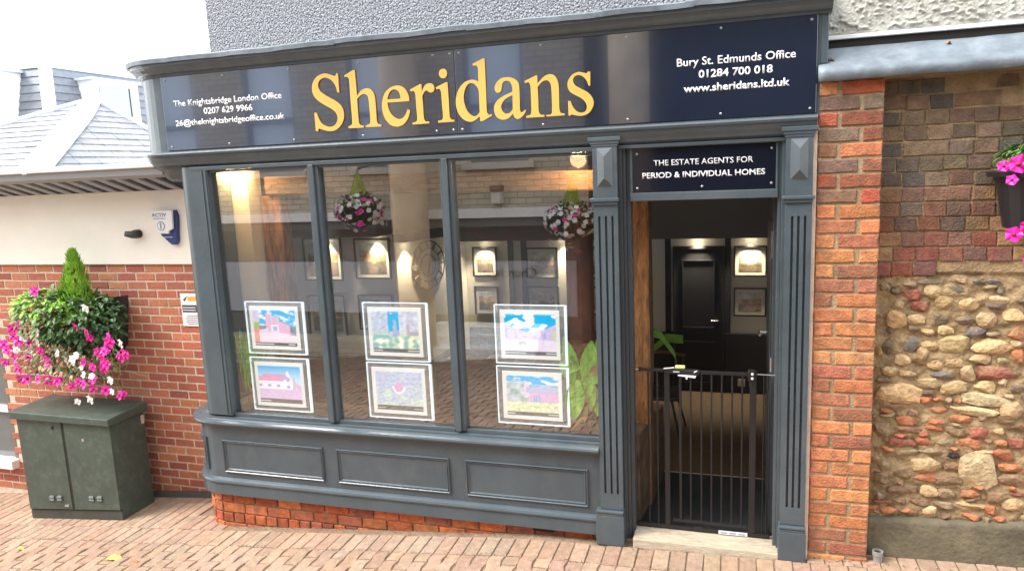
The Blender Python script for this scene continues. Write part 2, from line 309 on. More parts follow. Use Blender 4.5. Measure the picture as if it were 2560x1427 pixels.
LETTERS = [('S',[[(-2.2759,0.6072,1),(-2.2859,0.61,1),(-2.2976,0.5942),(-2.331,0.6055),(-2.3681,0.6143),(-2.4144,0.6031),(-2.4469,0.5743),(-2.4598,0.5396),(-2.4574,0.5035),(-2.4393,0.4724),(-2.4086,0.4464),(-2.3689,0.4229),(-2.3294,0.3994),(-2.3074,0.3756),(-2.3013,0.3469),(-2.3127,0.3176),(-2.3385,0.301),(-2.3734,0.3015),(-2.4101,0.3202),(-2.43,0.3516),(-2.4406,0.3869,1),(-2.458,0.3895,1),(-2.458,0.2805,1),(-2.4418,0.2766,1),(-2.4356,0.2929),(-2.4031,0.2835),(-2.362,0.2737),(-2.3197,0.2789),(-2.2828,0.3038),(-2.2604,0.3414),(-2.2567,0.3829),(-2.2692,0.4164),(-2.301,0.4452),(-2.3403,0.4687),(-2.3798,0.4922),(-2.4086,0.518),(-2.4179,0.5484),(-2.403,0.577),(-2.3705,0.59),(-2.3367,0.5809),(-2.3113,0.5584),(-2.2966,0.5308),(-2.2892,0.4992,1),(-2.2757,0.4968,1)]]),('h',[[(-2.1613,0.6178,1),(-2.1729,0.6196,1),(-2.2346,0.5923,1),(-2.2319,0.5842,1),(-2.2134,0.5819),(-2.2041,0.5651),(-2.2043,0.4535),(-2.2035,0.3261),(-2.2089,0.3041),(-2.2338,0.2936,1),(-2.2312,0.2836,1),(-2.1291,0.2817,1),(-2.1281,0.2935,1),(-2.1498,0.2977),(-2.16,0.3176),(-2.1608,0.4271),(-2.1605,0.4506,1),(-2.1351,0.4709),(-2.1078,0.4763),(-2.0887,0.4633),(-2.0833,0.4278),(-2.0819,0.3219),(-2.0886,0.3016),(-2.1163,0.2928,1),(-2.1154,0.2839,1),(-2.0125,0.2818,1),(-2.0123,0.2927,1),(-2.0319,0.2983),(-2.0402,0.3194),(-2.0401,0.4249),(-2.0449,0.469),(-2.0657,0.4996),(-2.0951,0.5075),(-2.1296,0.4968),(-2.159,0.4681,1),(-2.1602,0.5326)]]),('e',[[(-1.8215,0.4162,1),(-1.8227,0.445),(-1.841,0.4836),(-1.8686,0.5042),(-1.9007,0.5094),(-1.9407,0.4993),(-1.9759,0.47),(-1.9961,0.422),(-1.9984,0.3725),(-1.9838,0.3248),(-1.9535,0.2893),(-1.9149,0.2753),(-1.8751,0.2818),(-1.8439,0.3077),(-1.827,0.3386),(-1.8198,0.3627,1),(-1.8355,0.3695,1),(-1.8513,0.3401),(-1.8756,0.3197),(-1.905,0.3201),(-1.9362,0.3424),(-1.9565,0.3786),(-1.9628,0.4169,1)],[(-1.9615,0.4342,1),(-1.9499,0.4653),(-1.9287,0.4855),(-1.9056,0.4876),(-1.884,0.4722),(-1.8738,0.4341,1)]]),('r',[[(-1.7383,0.5061,1),(-1.7478,0.5068,1),(-1.8121,0.4801,1),(-1.808,0.4698,1),(-1.7887,0.4699),(-1.7802,0.4535),(-1.7788,0.3817),(-1.7769,0.3153),(-1.7846,0.2969),(-1.8109,0.2912,1),(-1.8067,0.2814,1),(-1.7021,0.282,1),(-1.7031,0.2921,1),(-1.7253,0.2949),(-1.7351,0.3156),(-1.7357,0.3789),(-1.7376,0.4363,1),(-1.7273,0.4556),(-1.7105,0.47,1),(-1.6952,0.4604),(-1.6782,0.4544),(-1.6617,0.4652),(-1.6588,0.4848),(-1.6703,0.5026),(-1.6921,0.507),(-1.7166,0.4975),(-1.7381,0.462,1)]]),('i',[[(-1.5761,0.5047,1),(-1.5854,0.5054,1),(-1.649,0.4812,1),(-1.6456,0.4702,1),(-1.6267,0.4712),(-1.6184,0.4536),(-1.6163,0.3854),(-1.6143,0.3169),(-1.6218,0.2974),(-1.6474,0.2931,1),(-1.6449,0.2821,1),(-1.5451,0.2828,1),(-1.5458,0.2928,1),(-1.5652,0.2968),(-1.5734,0.3173),(-1.574,0.411)],[(-1.5979,0.5814),(-1.617,0.5745),(-1.6253,0.5569),(-1.6179,0.5367),(-1.5996,0.5283),(-1.582,0.5354),(-1.5747,0.5544),(-1.5813,0.5731)]]),('d',[[(-1.3445,0.617,1),(-1.355,0.6179,1),(-1.4188,0.5929,1),(-1.4128,0.5819,1),(-1.396,0.5828),(-1.3869,0.5669),(-1.3872,0.4924,1),(-1.4048,0.5034),(-1.432,0.5073),(-1.4724,0.4959),(-1.5082,0.4621),(-1.5262,0.4185),(-1.5302,0.3764),(-1.5203,0.3333),(-1.493,0.2948),(-1.4569,0.2771),(-1.426,0.2795),(-1.3896,0.3027,1),(-1.3879,0.2758,1),(-1.3711,0.2763,1),(-1.3152,0.3024,1),(-1.3193,0.3102,1),(-1.3345,0.3083),(-1.3457,0.328),(-1.3449,0.4616)],[(-1.3895,0.4481),(-1.3878,0.3951),(-1.3884,0.3251,1),(-1.4092,0.3067),(-1.4337,0.3082),(-1.46,0.3324),(-1.4764,0.3701),(-1.4816,0.4154),(-1.4699,0.4594),(-1.4485,0.4858),(-1.4269,0.4892),(-1.4062,0.4771)]]),('a',[[(-1.1491,0.4502),(-1.1486,0.3927),(-1.15,0.324),(-1.1433,0.3098),(-1.1298,0.3145),(-1.1192,0.3234,1),(-1.1152,0.3136,1),(-1.1338,0.2899),(-1.161,0.2749),(-1.1814,0.2831),(-1.1907,0.3058,1),(-1.2201,0.2813),(-1.2562,0.2764),(-1.2884,0.2937),(-1.3018,0.3281),(-1.2972,0.3612),(-1.2749,0.3875),(-1.2382,0.4071),(-1.1884,0.4256,1),(-1.1902,0.4532),(-1.2023,0.4801),(-1.2227,0.487),(-1.2423,0.4789),(-1.2509,0.4548),(-1.2563,0.4332),(-1.2732,0.4247),(-1.2878,0.4326),(-1.2927,0.4551),(-1.2794,0.4816),(-1.2517,0.5015),(-1.2159,0.5049),(-1.1809,0.4962),(-1.1554,0.4752)],[(-1.1893,0.4065,1),(-1.1913,0.328,1),(-1.2129,0.31),(-1.2368,0.3087),(-1.2553,0.3279),(-1.2586,0.3531),(-1.2424,0.3797),(-1.2179,0.396)]]),('n',[[(-1.0431,0.5019,1),(-1.0503,0.5024,1),(-1.1175,0.4769,1),(-1.1133,0.4657,1),(-1.0936,0.4683),(-1.0842,0.4486),(-1.0827,0.3776),(-1.0837,0.3147),(-1.0904,0.2931),(-1.114,0.2885,1),(-1.1139,0.278,1),(-1.0104,0.2773,1),(-1.01,0.2876,1),(-1.0322,0.2909),(-1.0417,0.3093),(-1.0423,0.3695),(-1.0434,0.4402,1),(-1.0171,0.4654),(-0.9939,0.4717),(-0.9742,0.4622),(-0.9654,0.4292),(-0.9652,0.31),(-0.9717,0.2886),(-0.9985,0.2861,1),(-0.9974,0.2778,1),(-0.8953,0.2784,1),(-0.8968,0.288,1),(-0.9157,0.2919),(-0.9236,0.3128),(-0.9231,0.4154),(-0.9273,0.4587),(-0.9447,0.4922),(-0.97,0.5027),(-0.9988,0.4963),(-1.0209,0.4791),(-1.0433,0.4578,1)]]),('s',[[(-0.7471,0.4982,1),(-0.7608,0.5006,1),(-0.7666,0.4924),(-0.79,0.4976),(-0.8121,0.502),(-0.8431,0.4924),(-0.8678,0.465),(-0.8743,0.4361),(-0.864,0.4059),(-0.8378,0.3853),(-0.8047,0.3669),(-0.7802,0.3439),(-0.7698,0.3164),(-0.7788,0.2928),(-0.8013,0.2867),(-0.8264,0.2958),(-0.8482,0.3214),(-0.8599,0.3519,1),(-0.8732,0.3533,1),(-0.8727,0.2749,1),(-0.8637,0.2743,1),(-0.8578,0.2802),(-0.827,0.2729),(-0.7962,0.2702),(-0.7623,0.281),(-0.7394,0.3091),(-0.7325,0.3407),(-0.7461,0.3736),(-0.7732,0.3981),(-0.8062,0.4165),(-0.8336,0.4358),(-0.8435,0.4605),(-0.8323,0.481),(-0.807,0.4857),(-0.7824,0.4719),(-0.7663,0.4495),(-0.7572,0.4262,1),(-0.7489,0.4256,1)]])]
RUBBLE = [(0.979, -0.71, 0.076, 0.062, 'f'), (1.036, -0.775, 0.082, 0.065, 'y'), (1.089, -0.706, 0.075, 0.043, 'd'), (0.958, -0.66, 0.095, 0.029, 'd'), (1.099, -0.652, 0.05, 0.021, 'f'), (0.881, -0.726, 0.071, 0.048, 'r'), (0.922, -0.784, 0.071, 0.044, 'r'), (0.825, -0.785, 0.039, 0.037, 'f'), (1.139, -0.773, 0.093, 0.054, 'f'), (1.27, -0.75, 0.085, 0.043, 'w'), (1.265, -0.782, 0.091, 0.029, 'd'), (1.341, -0.831, 0.084, 0.068, 'f'), (0.811, -0.856, 0.075, 0.074, 'y'), (0.906, -0.862, 0.065, 0.052, 'f'), (1.014, -0.852, 0.076, 0.044, 'd'), (1.118, -0.853, 0.069, 0.044, 'd'), (1.227, -0.862, 0.08, 0.072, 'f'), (0.79, -0.916, 0.033, 0.037, 'd'), (0.892, -0.91, 0.045, 0.041, 'd'), (0.966, -0.923, 0.051, 0.037, 'f'), (1.042, -0.91, 0.057, 0.037, 'f'), (1.18, -0.914, 0.087, 0.044, 'u'), (1.358, -0.924, 0.066, 0.065, 'o'), (0.784, -1.007, 0.053, 0.064, 'd'), (0.885, -0.996, 0.062, 0.067, 'u'), (0.969, -0.994, 0.064, 0.045, 'f'), (1.077, -0.983, 0.12, 0.07, 'f'), (1.25, -0.999, 0.148, 0.069, 'f'), (0.946, -1.047, 0.052, 0.067, 'f'), (0.849, -1.073, 0.059, 0.045, 'f'), (1.013, -1.093, 0.071, 0.052, 'f'), (1.092, -1.086, 0.07, 0.052, 'f'), (1.204, -1.059, 0.093, 0.044, 'f'), (1.371, -1.035, 0.048, 0.065, 'o'), (1.285, -1.122, 0.178, 0.062, 'r'), (1.158, -1.139, 0.056, 0.067, 'f'), (0.878, -1.147, 0.079, 0.027, 'f'), (1.038, -1.152, 0.09, 0.034, 'u'), (1.179, -0.658, 0.049, 0.018, 'u'), (1.24, -0.655, 0.061, 0.021, 'u'), (1.279, -0.707, 0.036, 0.035, 'd'), (0.844, -1.268, 0.161, 0.109, 'f'), (1.096, -1.22, 0.09, 0.068, 'f'), (1.239, -1.205, 0.082, 0.053, 'f'), (1.376, -1.206, 0.068, 0.045, 'd'), (0.977, -1.195, 0.085, 0.046, 'f'), (0.972, -1.292, 0.059, 0.035, 'o'), (1.033, -1.346, 0.072, 0.035, 'o'), (1.236, -1.27, 0.177, 0.053, 'w'), (1.179, -1.33, 0.179, 0.046, 'w'), (1.358, -1.312, 0.106, 0.083, 'f'), (0.88, -1.407, 0.081, 0.047, 'o'), (1.14, -1.386, 0.09, 0.038, 'o'), (1.22, -1.442, 0.089, 0.061, 'r'), (0.892, -1.457, 0.094, 0.035, 'b'), (1.018, -1.441, 0.059, 0.031, 'o'), (1.11, -1.45, 0.091, 0.039, 'b'), (0.864, -1.527, 0.102, 0.036, 'r'), (0.968, -1.519, 0.063, 0.039, 'o'), (1.071, -1.515, 0.072, 0.039, 'm'), (1.188, -1.51, 0.097, 0.046, 'o'), (1.325, -1.504, 0.044, 0.031, 'o'), (1.394, -1.495, 0.062, 0.046, 'r'), (0.89, -1.584, 0.101, 0.028, 'm'), (1.004, -1.571, 0.1, 0.028, 'm'), (1.107, -1.587, 0.075, 0.055, 'k'), (1.232, -1.556, 0.096, 0.023, 'f'), (1.341, -1.564, 0.082, 0.046, 'o'), (1.235, -1.662, 0.154, 0.156, 'w'), (0.98, -1.641, 0.14, 0.071, 'f'), (0.776, -1.654, 0.048, 0.065, 'm'), (1.114, -1.649, 0.059, 0.043, 'b'), (1.374, -1.635, 0.094, 0.038, 'o'), (0.885, -1.717, 0.102, 0.048, 'b'), (0.984, -1.716, 0.107, 0.048, 'o'), (1.097, -1.726, 0.099, 0.055, 'b'), (1.387, -1.7, 0.107, 0.054, 'b'), (0.878, -1.799, 0.109, 0.049, 'b'), (1.004, -1.791, 0.067, 0.048, 'f'), (1.084, -1.795, 0.06, 0.04, 'm'), (1.199, -1.788, 0.084, 0.039, 'o'), (1.322, -1.792, 0.096, 0.055, 'b'), (1.407, -1.83, 0.088, 0.055, 'f'), (0.874, -1.861, 0.055, 0.033, 'b'), (0.963, -1.86, 0.081, 0.032, 'b'), (1.077, -1.864, 0.086, 0.032, 'm'), (1.196, -1.852, 0.111, 0.032, 'f'), (0.814, -1.92, 0.083, 0.033, 'o'), (0.91, -1.914, 0.062, 0.029, 'o'), (0.769, -1.458, 0.069, 0.064, 'm'), (1.294, -1.87, 0.051, 0.039, 'o'), (1.349, -1.38, 0.094, 0.045, 'b')]
FLOWERS = [(-5.063, -0.76, 'p'), (-5.346, -0.985, 'p'), (-5.272, -1.006, 'p'), (-5.198, -0.996, 'p'), (-5.399, -1.065, 'p'), (-5.287, -1.049, 'p'), (-5.413, -1.131, 'p'), (-5.441, -1.18, 'p'), (-5.282, -1.146, 'p'), (-5.199, -1.153, 'p'), (-5.234, -1.178, 'p'), (-5.464, -1.232, 'p'), (-5.088, -1.224, 'p'), (-5.268, -1.287, 'p'), (-5.392, -1.301, 'p'), (-5.017, -1.287, 'p'), (-5.061, -1.331, 'p'), (-5.351, -1.371, 'p'), (-5.368, -1.395, 'p'), (-5.29, -1.459, 'p'), (-5.397, -1.478, 'p'), (-5.123, -1.437, 'p'), (-5.112, -1.474, 'p'), (-4.973, -1.458, 'p'), (-4.787, -1.459, 'p'), (-4.828, -1.493, 'p'), (-4.684, -1.463, 'p'), (-4.66, -1.517, 'p'), (-4.545, -1.521, 'p'), (-4.424, -1.556, 'p'), (-4.614, -1.059, 'p'), (-4.709, -1.024, 'p'), (-4.641, -1.119, 'p'), (-4.455, -1.104, 'p'), (-4.417, -1.139, 'p'), (-4.454, -1.201, 'p'), (-4.535, -1.219, 'p'), (-4.294, -1.224, 'p'), (-4.349, -1.262, 'p'), (-4.497, -1.29, 'p'), (-4.432, -1.301, 'p'), (-4.684, -1.297, 'p'), (-4.599, -1.331, 'p'), (-4.542, -1.356, 'p'), (-4.622, -1.428, 'p'), (-4.379, -1.245, 'p'), (-5.321, -0.98, 'p'), (-5.475, -1.257, 'p'), (-5.253, -1.062, 'p'), (-5.504, -1.334, 'p'), (-4.566, -0.878, 'w'), (-4.902, -0.98, 'w'), (-4.955, -0.958, 'w'), (-5.21, -1.116, 'w'), (-5.093, -1.067, 'w'), (-5.104, -1.155, 'w'), (-5.373, -1.234, 'w'), (-5.255, -1.254, 'w'), (-4.987, -1.095, 'w'), (-4.919, -1.228, 'w'), (-4.885, -1.296, 'w'), (-4.713, -1.239, 'w'), (-4.753, -1.268, 'w'), (-4.353, -1.155, 'w'), (-5.057, -1.373, 'w'), (-4.806, -1.311, 'w'), (-4.605, -1.4, 'w'), (-4.483, -1.44, 'w'), (-4.463, -1.521, 'w'), (-4.673, -1.592, 'w'), (-4.791, -1.613, 'w'), (-5.32, -1.213, 'w'), (-5.065, -1.071, 'w'), (-4.731, -1.336, 'w'), (-4.695, -1.394, 'w')]
# ------------------------------------------------------------------ ground
g = MB()
xs = [-60, -30, -14, -9, -6, -4, -2, -1.6, -1.5, -1.4, -1.3, -1.2, -1.1, -1.0, -.9, -.8, 0, 2, 4.5, 14, 60]
for i in range(len(xs)-1):
    a, b = xs[i], xs[i+1]
    yb = .04 if a >= -2.01 else (.53 if a >= -9.01 else 60)
    g.quad((a, -60, gz(a)-.0085), (b, -60, gz(b)-.0085), (b, yb, gz(b)-.0085), (a, yb, gz(a)-.0085))
g.quad((-6, .53, gz(-6)-.0085), (-5.95, .53, gz(-6)-.0085), (-5.95, .54, gz(-6)-.0085), (-6, .54, gz(-6)-.0085))
pavement = g.build('pavement', pav_bed); tag(pavement, kind='structure')
PAVC = [(.335, .222, .155), (.32, .205, .140), (.345, .235, .162), (.31, .195, .135), (.33, .215, .148), (.315, .22, .155)]
def paver_mesh(w, l, wavy, seed):
    r = random.Random(seed); n = 6 if wavy else 1
    side = []
    for i in range(n+1):
        t = i/n; side.append((t*l, (.0085*math.sin(2*math.pi*t) if wavy else 0)))
    j = lambda: r.uniform(-.0012, .0012)
    ring = [(-w/2+dx+j(), y+.003) for y, dx in [(max(.003, s[0]-.003) if s[0] > l/2 else s[0], s[1]) for s in side]]
    ring2 = [(w/2+dx+j(), y+.003) for y, dx in [(max(.003, s[0]-.003) if s[0] > l/2 else s[0], s[1]) for s in side]]
    O = ring2 + ring[::-1]   # ccw seen from above: right side up, left side down
    cx = 0.0; cy = sum(p[1] for p in O)/len(O)
    I = [(x-math.copysign(.0035, x-cx), y-math.copysign(.0035, y-cy)*(1 if abs(y-cy) > l*.42 else 0)) for x, y in O]
    N = len(O); v = [(x, y, -.004) for x, y in O] + [(x, y, r.uniform(-.0008, .0008)) for x, y in I] + [(x, y, -.045) for x, y in O]
    f = [tuple(range(N, 2*N))]
    for i in range(N):
        k = (i+1) % N; f.append((i, k, k+N, i+N)); f.append((i+2*N, k+2*N, k, i))
    return MB().add(v, f)
PW = .0935
solid = [paver_mesh(PW-.005, .207, False, s) for s in range(5)]; wavy = [paver_mesh(PW-.005, .188, True, 20+s) for s in range(5)]; half = [paver_mesh(PW-.005, .0905, False, 40+s) for s in range(5)]
solid_me = [b.mesh('paver', pav_m) for b in solid]; wavy_me = [b.mesh('paver', pav_m) for b in wavy]; half_me = [b.mesh('paver', pav_m) for b in half]
SL = math.atan(.088)
stuffp = MB(); cnt = 0; stuffc = []
def put_paver(kind, x, y, single):
    global cnt
    k = rnd.randrange(5); z = gz(x)+rnd.uniform(-.002, .002)
    c = jit(rnd.choice(PAVC), .10, .1)
    if single and cnt < 300:
        inst('paver', (solid_me, wavy_me, half_me)[kind][k], pavement, (x, y, z), c, rot=(rnd.uniform(-.008, .008), -math.atan((gz(x+.04)-gz(x-.04))/.08)+rnd.uniform(-.008, .008), rnd.uniform(-.012, .012))); cnt += 1
    else:
        b = (solid, wavy, half)[kind][k]; n0 = len(stuffp.v)
        stuffp.add([(x+vx, y+vy, z+vz+vx*(gz(x+.04)-gz(x-.04))/.08) for vx, vy, vz in b.v], b.f); stuffc.append((n0, len(b.v), c))
x = -5.9; i = 0
near = []
while x < 1.6:
    near.append((0, x, -.262))                       # soldier course along the shopfront
    off = 0 if i % 2 else .0965
    if off: near.append((2, x, -.262-.0965))
    for r in range(3): near.append((1, x, -.262-.193*(r+1)-off))
    x += PW; i += 1
def cool(k, x, y): return (x > -5.3 and x < 1.3)
vis = [p for p in near if (-4.9 < p[1] < .75 and p[2] > -.66)]
rest = [p for p in near if p not in vis]
vis.sort(key=lambda p: abs(p[1]+1.2))
for k, x, y in vis: put_paver(k, x, y, True)
for k, x, y in rest: put_paver(k, x, y, cnt < 300)
# strips between the cabinet, the left wall and the bay
x = -6.6
while x < -3.46:
    for r in range(3):
        yy = -.052+.2*r
        if x > -3.80 and yy > .12: continue
        put_paver(0, x, yy, cnt < 300)
    x += PW
x = .44
while x < 1.6:
    put_paver(0, x, -.052, False); x += PW
# the rest of the lane, met only in reflections
x = -8.4; i = 0
while x < 2.2:
    y = -.262-.193*4
    while y > -4.95:
        put_paver(1, x, y-(0 if i % 2 else .0965), False); y -= .193
    x += PW; i += 1
me = stuffp.mesh('paver', mat('clay_paver_lane', (.28, .17, .115), .9, var=.24, vscale=26, bump=.7, bscale=90, attr='Col', dirt=(.13, .10, .075), dscale=11, damt=.45), wloc(pavement))
ca = me.color_attributes.new('Col', 'FLOAT_COLOR', 'POINT'); buf = [0]*(4*len(me.vertices))
for n0, n, c in stuffc:
    for q in range(n0, n0+n): buf[4*q:4*q+4] = [*c, 1]
ca.data.foreach_set('color', buf)
o = bpy.data.objects.new('paver', me); col.objects.link(o); o.parent = pavement; tag(o, kind='stuff')

# ------------------------------------------------------------------ shopfront joinery
shop = thing('shopfront', 'dark grey painted timber shopfront with rounded corner, three tall panes and an open doorway', 'shopfront', (-1.5, 0, -2.27))
def path(d, cx, Rr, xr, yb, n=10):
    p = [(xr, -d)]
    for i in range(n+1):
        t = math.pi/2 * i/n; p.append((cx-(Rr+d)*math.sin(t), Rr-(Rr+d)*math.cos(t)))
    p.append((cx-Rr-d, yb)); return p
def sweep(name, prof, cx, Rr, xr, yb, m, parent, smooth=False, wob=0, n=10):
    b = MB(); rings = []
    for d, z in prof:
        rings.append([(x, y, z) for x, y in path(d, cx, Rr, xr, yb, n)])
    npth = len(rings[0]); npf = len(prof)
    for r in rings: b.v += r
    for i in range(npf):
        k = (i+1) % npf
        for j in range(npth-1): b.face(i*npth+j, i*npth+j+1, k*npth+j+1, k*npth+j)
    b.face(*[i*npth for i in range(npf)]); b.face(*[i*npth+npth-1 for i in range(npf)][::-1])
    return b.build(name, m, parent, smooth=smooth)
FCX, FR = -3.61, .30
# fascia backing board (curved end) and upper cornice
sweep('fascia_board', [(0, .205), (0, .69), (-.06, .69), (-.06, .205)], FCX, FR, .405, .5, paint, shop)
cor = sweep('cornice', [(-.06, .685), (.012, .685), (.016, .700), (.030, .703), (.040, .712), (.050, .728), (.066, .742), (.072, .744), (.074, .772), (.058, .774), (-.06, .776)], FCX, FR, .452, .5, paint, shop)
# lead flashing in lapped lengths with a ragged drip edge
def flashing(x0, x1, lift, first=False):
    b = MB(); n = max(8, int((x1-x0)/.07)); rows = [(-.0, .0), (.082, -.012), (.088, -.016), (.086, -.034)]
    pts = []
    for i in range(n+1):
        x = x0+(x1-x0)*i/n; w = mnoise.noise(Vector((x*3.1, 2, 0)))*.010
        w2 = mnoise.noise(Vector((x*9, 5, 0)))*.004
        pts.append([(x, -d, .800+lift+w+dz+(w2 if k else 0)) for k, (d, dz) in enumerate(rows)] + [(x, .395, .84+lift)])
    if first:
        arc = []
        for i in range(12, 0, -1):
            t = math.pi/2*i/12
            arc.append([(FCX-(FR+d)*math.sin(t), FR-(FR+d)*math.cos(t), .800+lift+dz) for d, dz in rows] + [(FCX-FR*.2*math.sin(t), .395, .83)])
        pts = arc + [p for p in pts if p[0][0] > FCX+.02]
    m = len(pts[0])
    for p in pts: b.v += p
    for i in range(len(pts)-1):
        for j in range(m-1): b.face(i*m+j, (i+1)*m+j, (i+1)*m+j+1, i*m+j+1)
    o = b.build('lead_flashing', lead, shop, smooth=False)
    s = o.modifiers.new('thick', 'SOLIDIFY'); s.thickness = .006
flashing(FCX, -2.25, 0, True); flashing(-2.29, -1.38, .004); flashing(-1.42, -.2, .001); flashing(-.24, .46, .005)
# lower cornice below the sign
sweep('sign_ledge', [(-.06, .208), (.004, .208), (.040, .200), (.044, .190), (.040, .178), (.030, .170), (.022, .150), (.010, .132), (.004, .118), (-.02, .100), (-.06, .100)], FCX, FR, .395, .5, paint, shop)
sweep('corner_corbel', [(-.02, .100), (-.045, .085), (-.065, .055), (-.085, .03), (-.12, .01), (-.16, .01), (-.16, .1)], FCX, FR, -3.50, .5, paint, shop)
bx('window_head', paint, shop, -3.44, -.745, -.002, .05, .075, .100, .003)
bx('door_head', paint, shop, -.605, .25, .004, .06, .082, .100, .002)
# rounded corner post and mullions
b = MB(); n = 10; ring = [(-3.31, 0), (-3.465, 0)] + [(-3.465-.1*math.sin(math.pi/2*i/n), .1-.1*math.cos(math.pi/2*i/n)) for i in range(1, n+1)] + [(-3.565, .47), (-3.50, .47), (-3.50, .09), (-3.31, .09)]
k = len(ring); b.v = [(x, y, -1.60) for x, y in ring] + [(x, y, .10) for x, y in ring]
for i in range(k): b.face(i, i+k, (i+1) % k+k, (i+1) % k)
b.face(*range(k, 2*k)); b.build('corner_post', paint, shop)
for i in range(2): bx('corner_bead', paint, shop, -3.352+.028*i, -3.345+.028*i, -.006, .0, -1.59, .075, .002)
for x in (-2.549, -1.651):
    mo = bx('mullion', paint, shop, x, x+.036, -.006, .085, -1.60, .078, .003)
    bx('mullion_bead', paint, mo, x+.0362, x+.060, .012, .085, -1.60, .077, .003)
    bx('mullion_bead', paint, mo, x-.018, x-.0002, .012, .085, -1.60, .077, .003)
# glass panes
for a, c in ((-3.31, -2.567), (-2.489, -1.669), (-1.591, -.747)):
    o = MB().box(a+.001, c-.001, .046, .052, -1.612, .074).build('window_pane', glass, shop)
    for z0, z1 in ((-1.612, -1.588), (.058, .0745)): bx('glazing_bead', paint, shop, a, c, .020, .044, z0, z1, .002)
# sill
BCX, BR = -3.46, .28
sweep('window_sill', [(-.10, -1.600), (-.035, -1.602), (-.03, -1.612), (.002, -1.616), (.004, -1.628), (.030, -1.632), (.046, -1.640), (.050, -1.650), (.044, -1.660), (.030, -1.664), (.028, -1.672), (.004, -1.680), (-.10, -1.680)], BCX, BR, -.748, .5, paint, shop)
# stall riser and its moulded panels
riser = sweep('stall_riser', [(-.06, -1.679), (0, -1.679), (0, -2.06), (-.06, -2.06)], BCX, BR, -.748, .5, paint, shop)
def moulding(x0, x1, z0, z1, parent):
    b = MB(); prof = [(0, .0), (.000, -.010), (.005, -.014), (.011, -.010), (.013, -.003), (.020, -.006), (.024, -.001), (.026, .002)]
    prof = [(0, .002), (.001, -.011), (.006, -.014), (.010, -.010), (.012, -.004), (.017, -.009), (.021, -.007), (.025, -.001), (.027, .002)]
    cs = []
    for ins, y in prof: cs.append([(x0+ins, y, z0+ins), (x1-ins, y, z0+ins), (x1-ins, y, z1-ins), (x0+ins, y, z1-ins)])
    for r in cs: b.v += r
    for i in range(len(cs)-1):
        for j in range(4): b.face(i*4+j, (i+1)*4+j, (i+1)*4+(j+1) % 4, i*4+(j+1) % 4)
    return b.build('panel_moulding', paint, parent)
for x0, x1 in ((-3.420, -2.620), (-2.516, -1.710), (-1.602, -.822)): moulding(x0, x1, -2.018, -1.780, riser)
# curved little panel on the corner
b = MB()
def cpt(t, out, z): return (BCX-(BR+out)*math.sin(t), BR-(BR+out)*math.cos(t), z)
for (z0, z1) in ((-1.792, -1.780), (-1.812, -1.800), (-2.002, -1.990), (-2.018, -2.008)):
    for i in range(12):
        t0, t1 = .42+.98*i/12, .42+.98*(i+1)/12
        b.hexa([cpt(t0, .0, z0), cpt(t1, .0, z0), cpt(t1, .012, z0), cpt(t0, .012, z0), cpt(t0, 0, z1), cpt(t1, 0, z1), cpt(t1, .012, z1), cpt(t0, .012, z1)])
for t0, t1 in ((.40, .43), (.47, .50), (1.32, 1.35), (1.40, 1.43)):
    b.hexa([cpt(t0, .0, -2.018), cpt(t1, .0, -2.018), cpt(t1, .012, -2.018), cpt(t0, .012, -2.018), cpt(t0, 0, -1.78), cpt(t1, 0, -1.78), cpt(t1, .012, -1.78), cpt(t0, .012, -1.78)])
b.build('panel_moulding', paint, riser, fixn=True)
sweep('base_moulding', [(-.06, -2.061), (.001, -2.061), (.016, -2.064), (.030, -2.072), (.036, -2.084), (.034, -2.094), (.026, -2.102), (.026, -2.180), (-.02, -2.186), (-.06, -2.186)], BCX, BR, -.772, .5, paint, shop)

# pilasters
def pilaster(x0, x1, nk0, nk1, px0, px1, fl, blk, ztop_fl, zbot_fl, neck, pl_top, foot):
    yf = -.03; cuts = [x0]+[v for f in fl for v in (f-.006, f+.006)]+[x1]
    b = MB(); zt = neck[0]-.04; 
    b.box(x0, x1, .0, .09, foot+.02, .10)
    b.box(x0, x1, yf, 0, ztop_fl, .10); b.box(x0, x1, yf, 0, pl_top, zbot_fl)
    for i in range(0, len(cuts), 2): b.box(cuts[i], cuts[i+1], yf, 0, zbot_fl, ztop_fl)
    p = b.build('pilaster', paint, shop)
    bx('flute', mat('flute_paint', GREY, .5) if 'flute_paint' not in bpy.data.materials else bpy.data.materials['flute_paint'], p, x0+.01, x1-.01, -.012, -.001, zbot_fl+.001, ztop_fl-.001)  # groove bottoms in the same joinery grey, plain and rougher
    c = MB()   # capital flare
    for (d, za, zb) in ((.006, .098, .112), (.013, .112, .128), (.022, .128, .150)): c.box(x0-d, x1+d, yf-d*.5, -.001, za, zb)
    c.build('capital', paint, p, bev=.002)
    nb = MB(); nb.box(nk0, nk1, yf-.018, .02, neck[1]+.012, neck[0]); nb.box(nk0+.010, nk1-.010, yf-.010, .02, neck[1]-.006, neck[1]+.012); nb.build('neck_moulding', paint, p, bev=.003)
    q = MB(); xa, xb, za, zb = blk[0], blk[1], blk[2], blk[3]; m = (xa+xb)/2; w = (xb-xa)/2; h = yf-.028
    q.add([(xa, yf, za), (xb, yf, za), (xb, yf, zb), (xa, yf, zb), (m, h, za+w*1.15), (m, h, zb-w*1.15)], [(0, 1, 4), (1, 2, 5, 4), (2, 3, 5), (3, 0, 4, 5)])
    q.build('pyramid_block', paint, p)
    fo = MB(); fo.box(px0, px1, yf-.022, .10, foot, pl_top-.035); fo.build('plinth_block', paint, p, bev=.003)
    fo = MB(); fo.box(px0+.004, px1-.004, yf-.020, .02, pl_top-.0345, pl_top-.019); fo.box(px0+.002, px1-.002, yf-.024, .02, pl_top-.018, pl_top-.004); fo.build('plinth_moulding', paint, p, bev=.004)
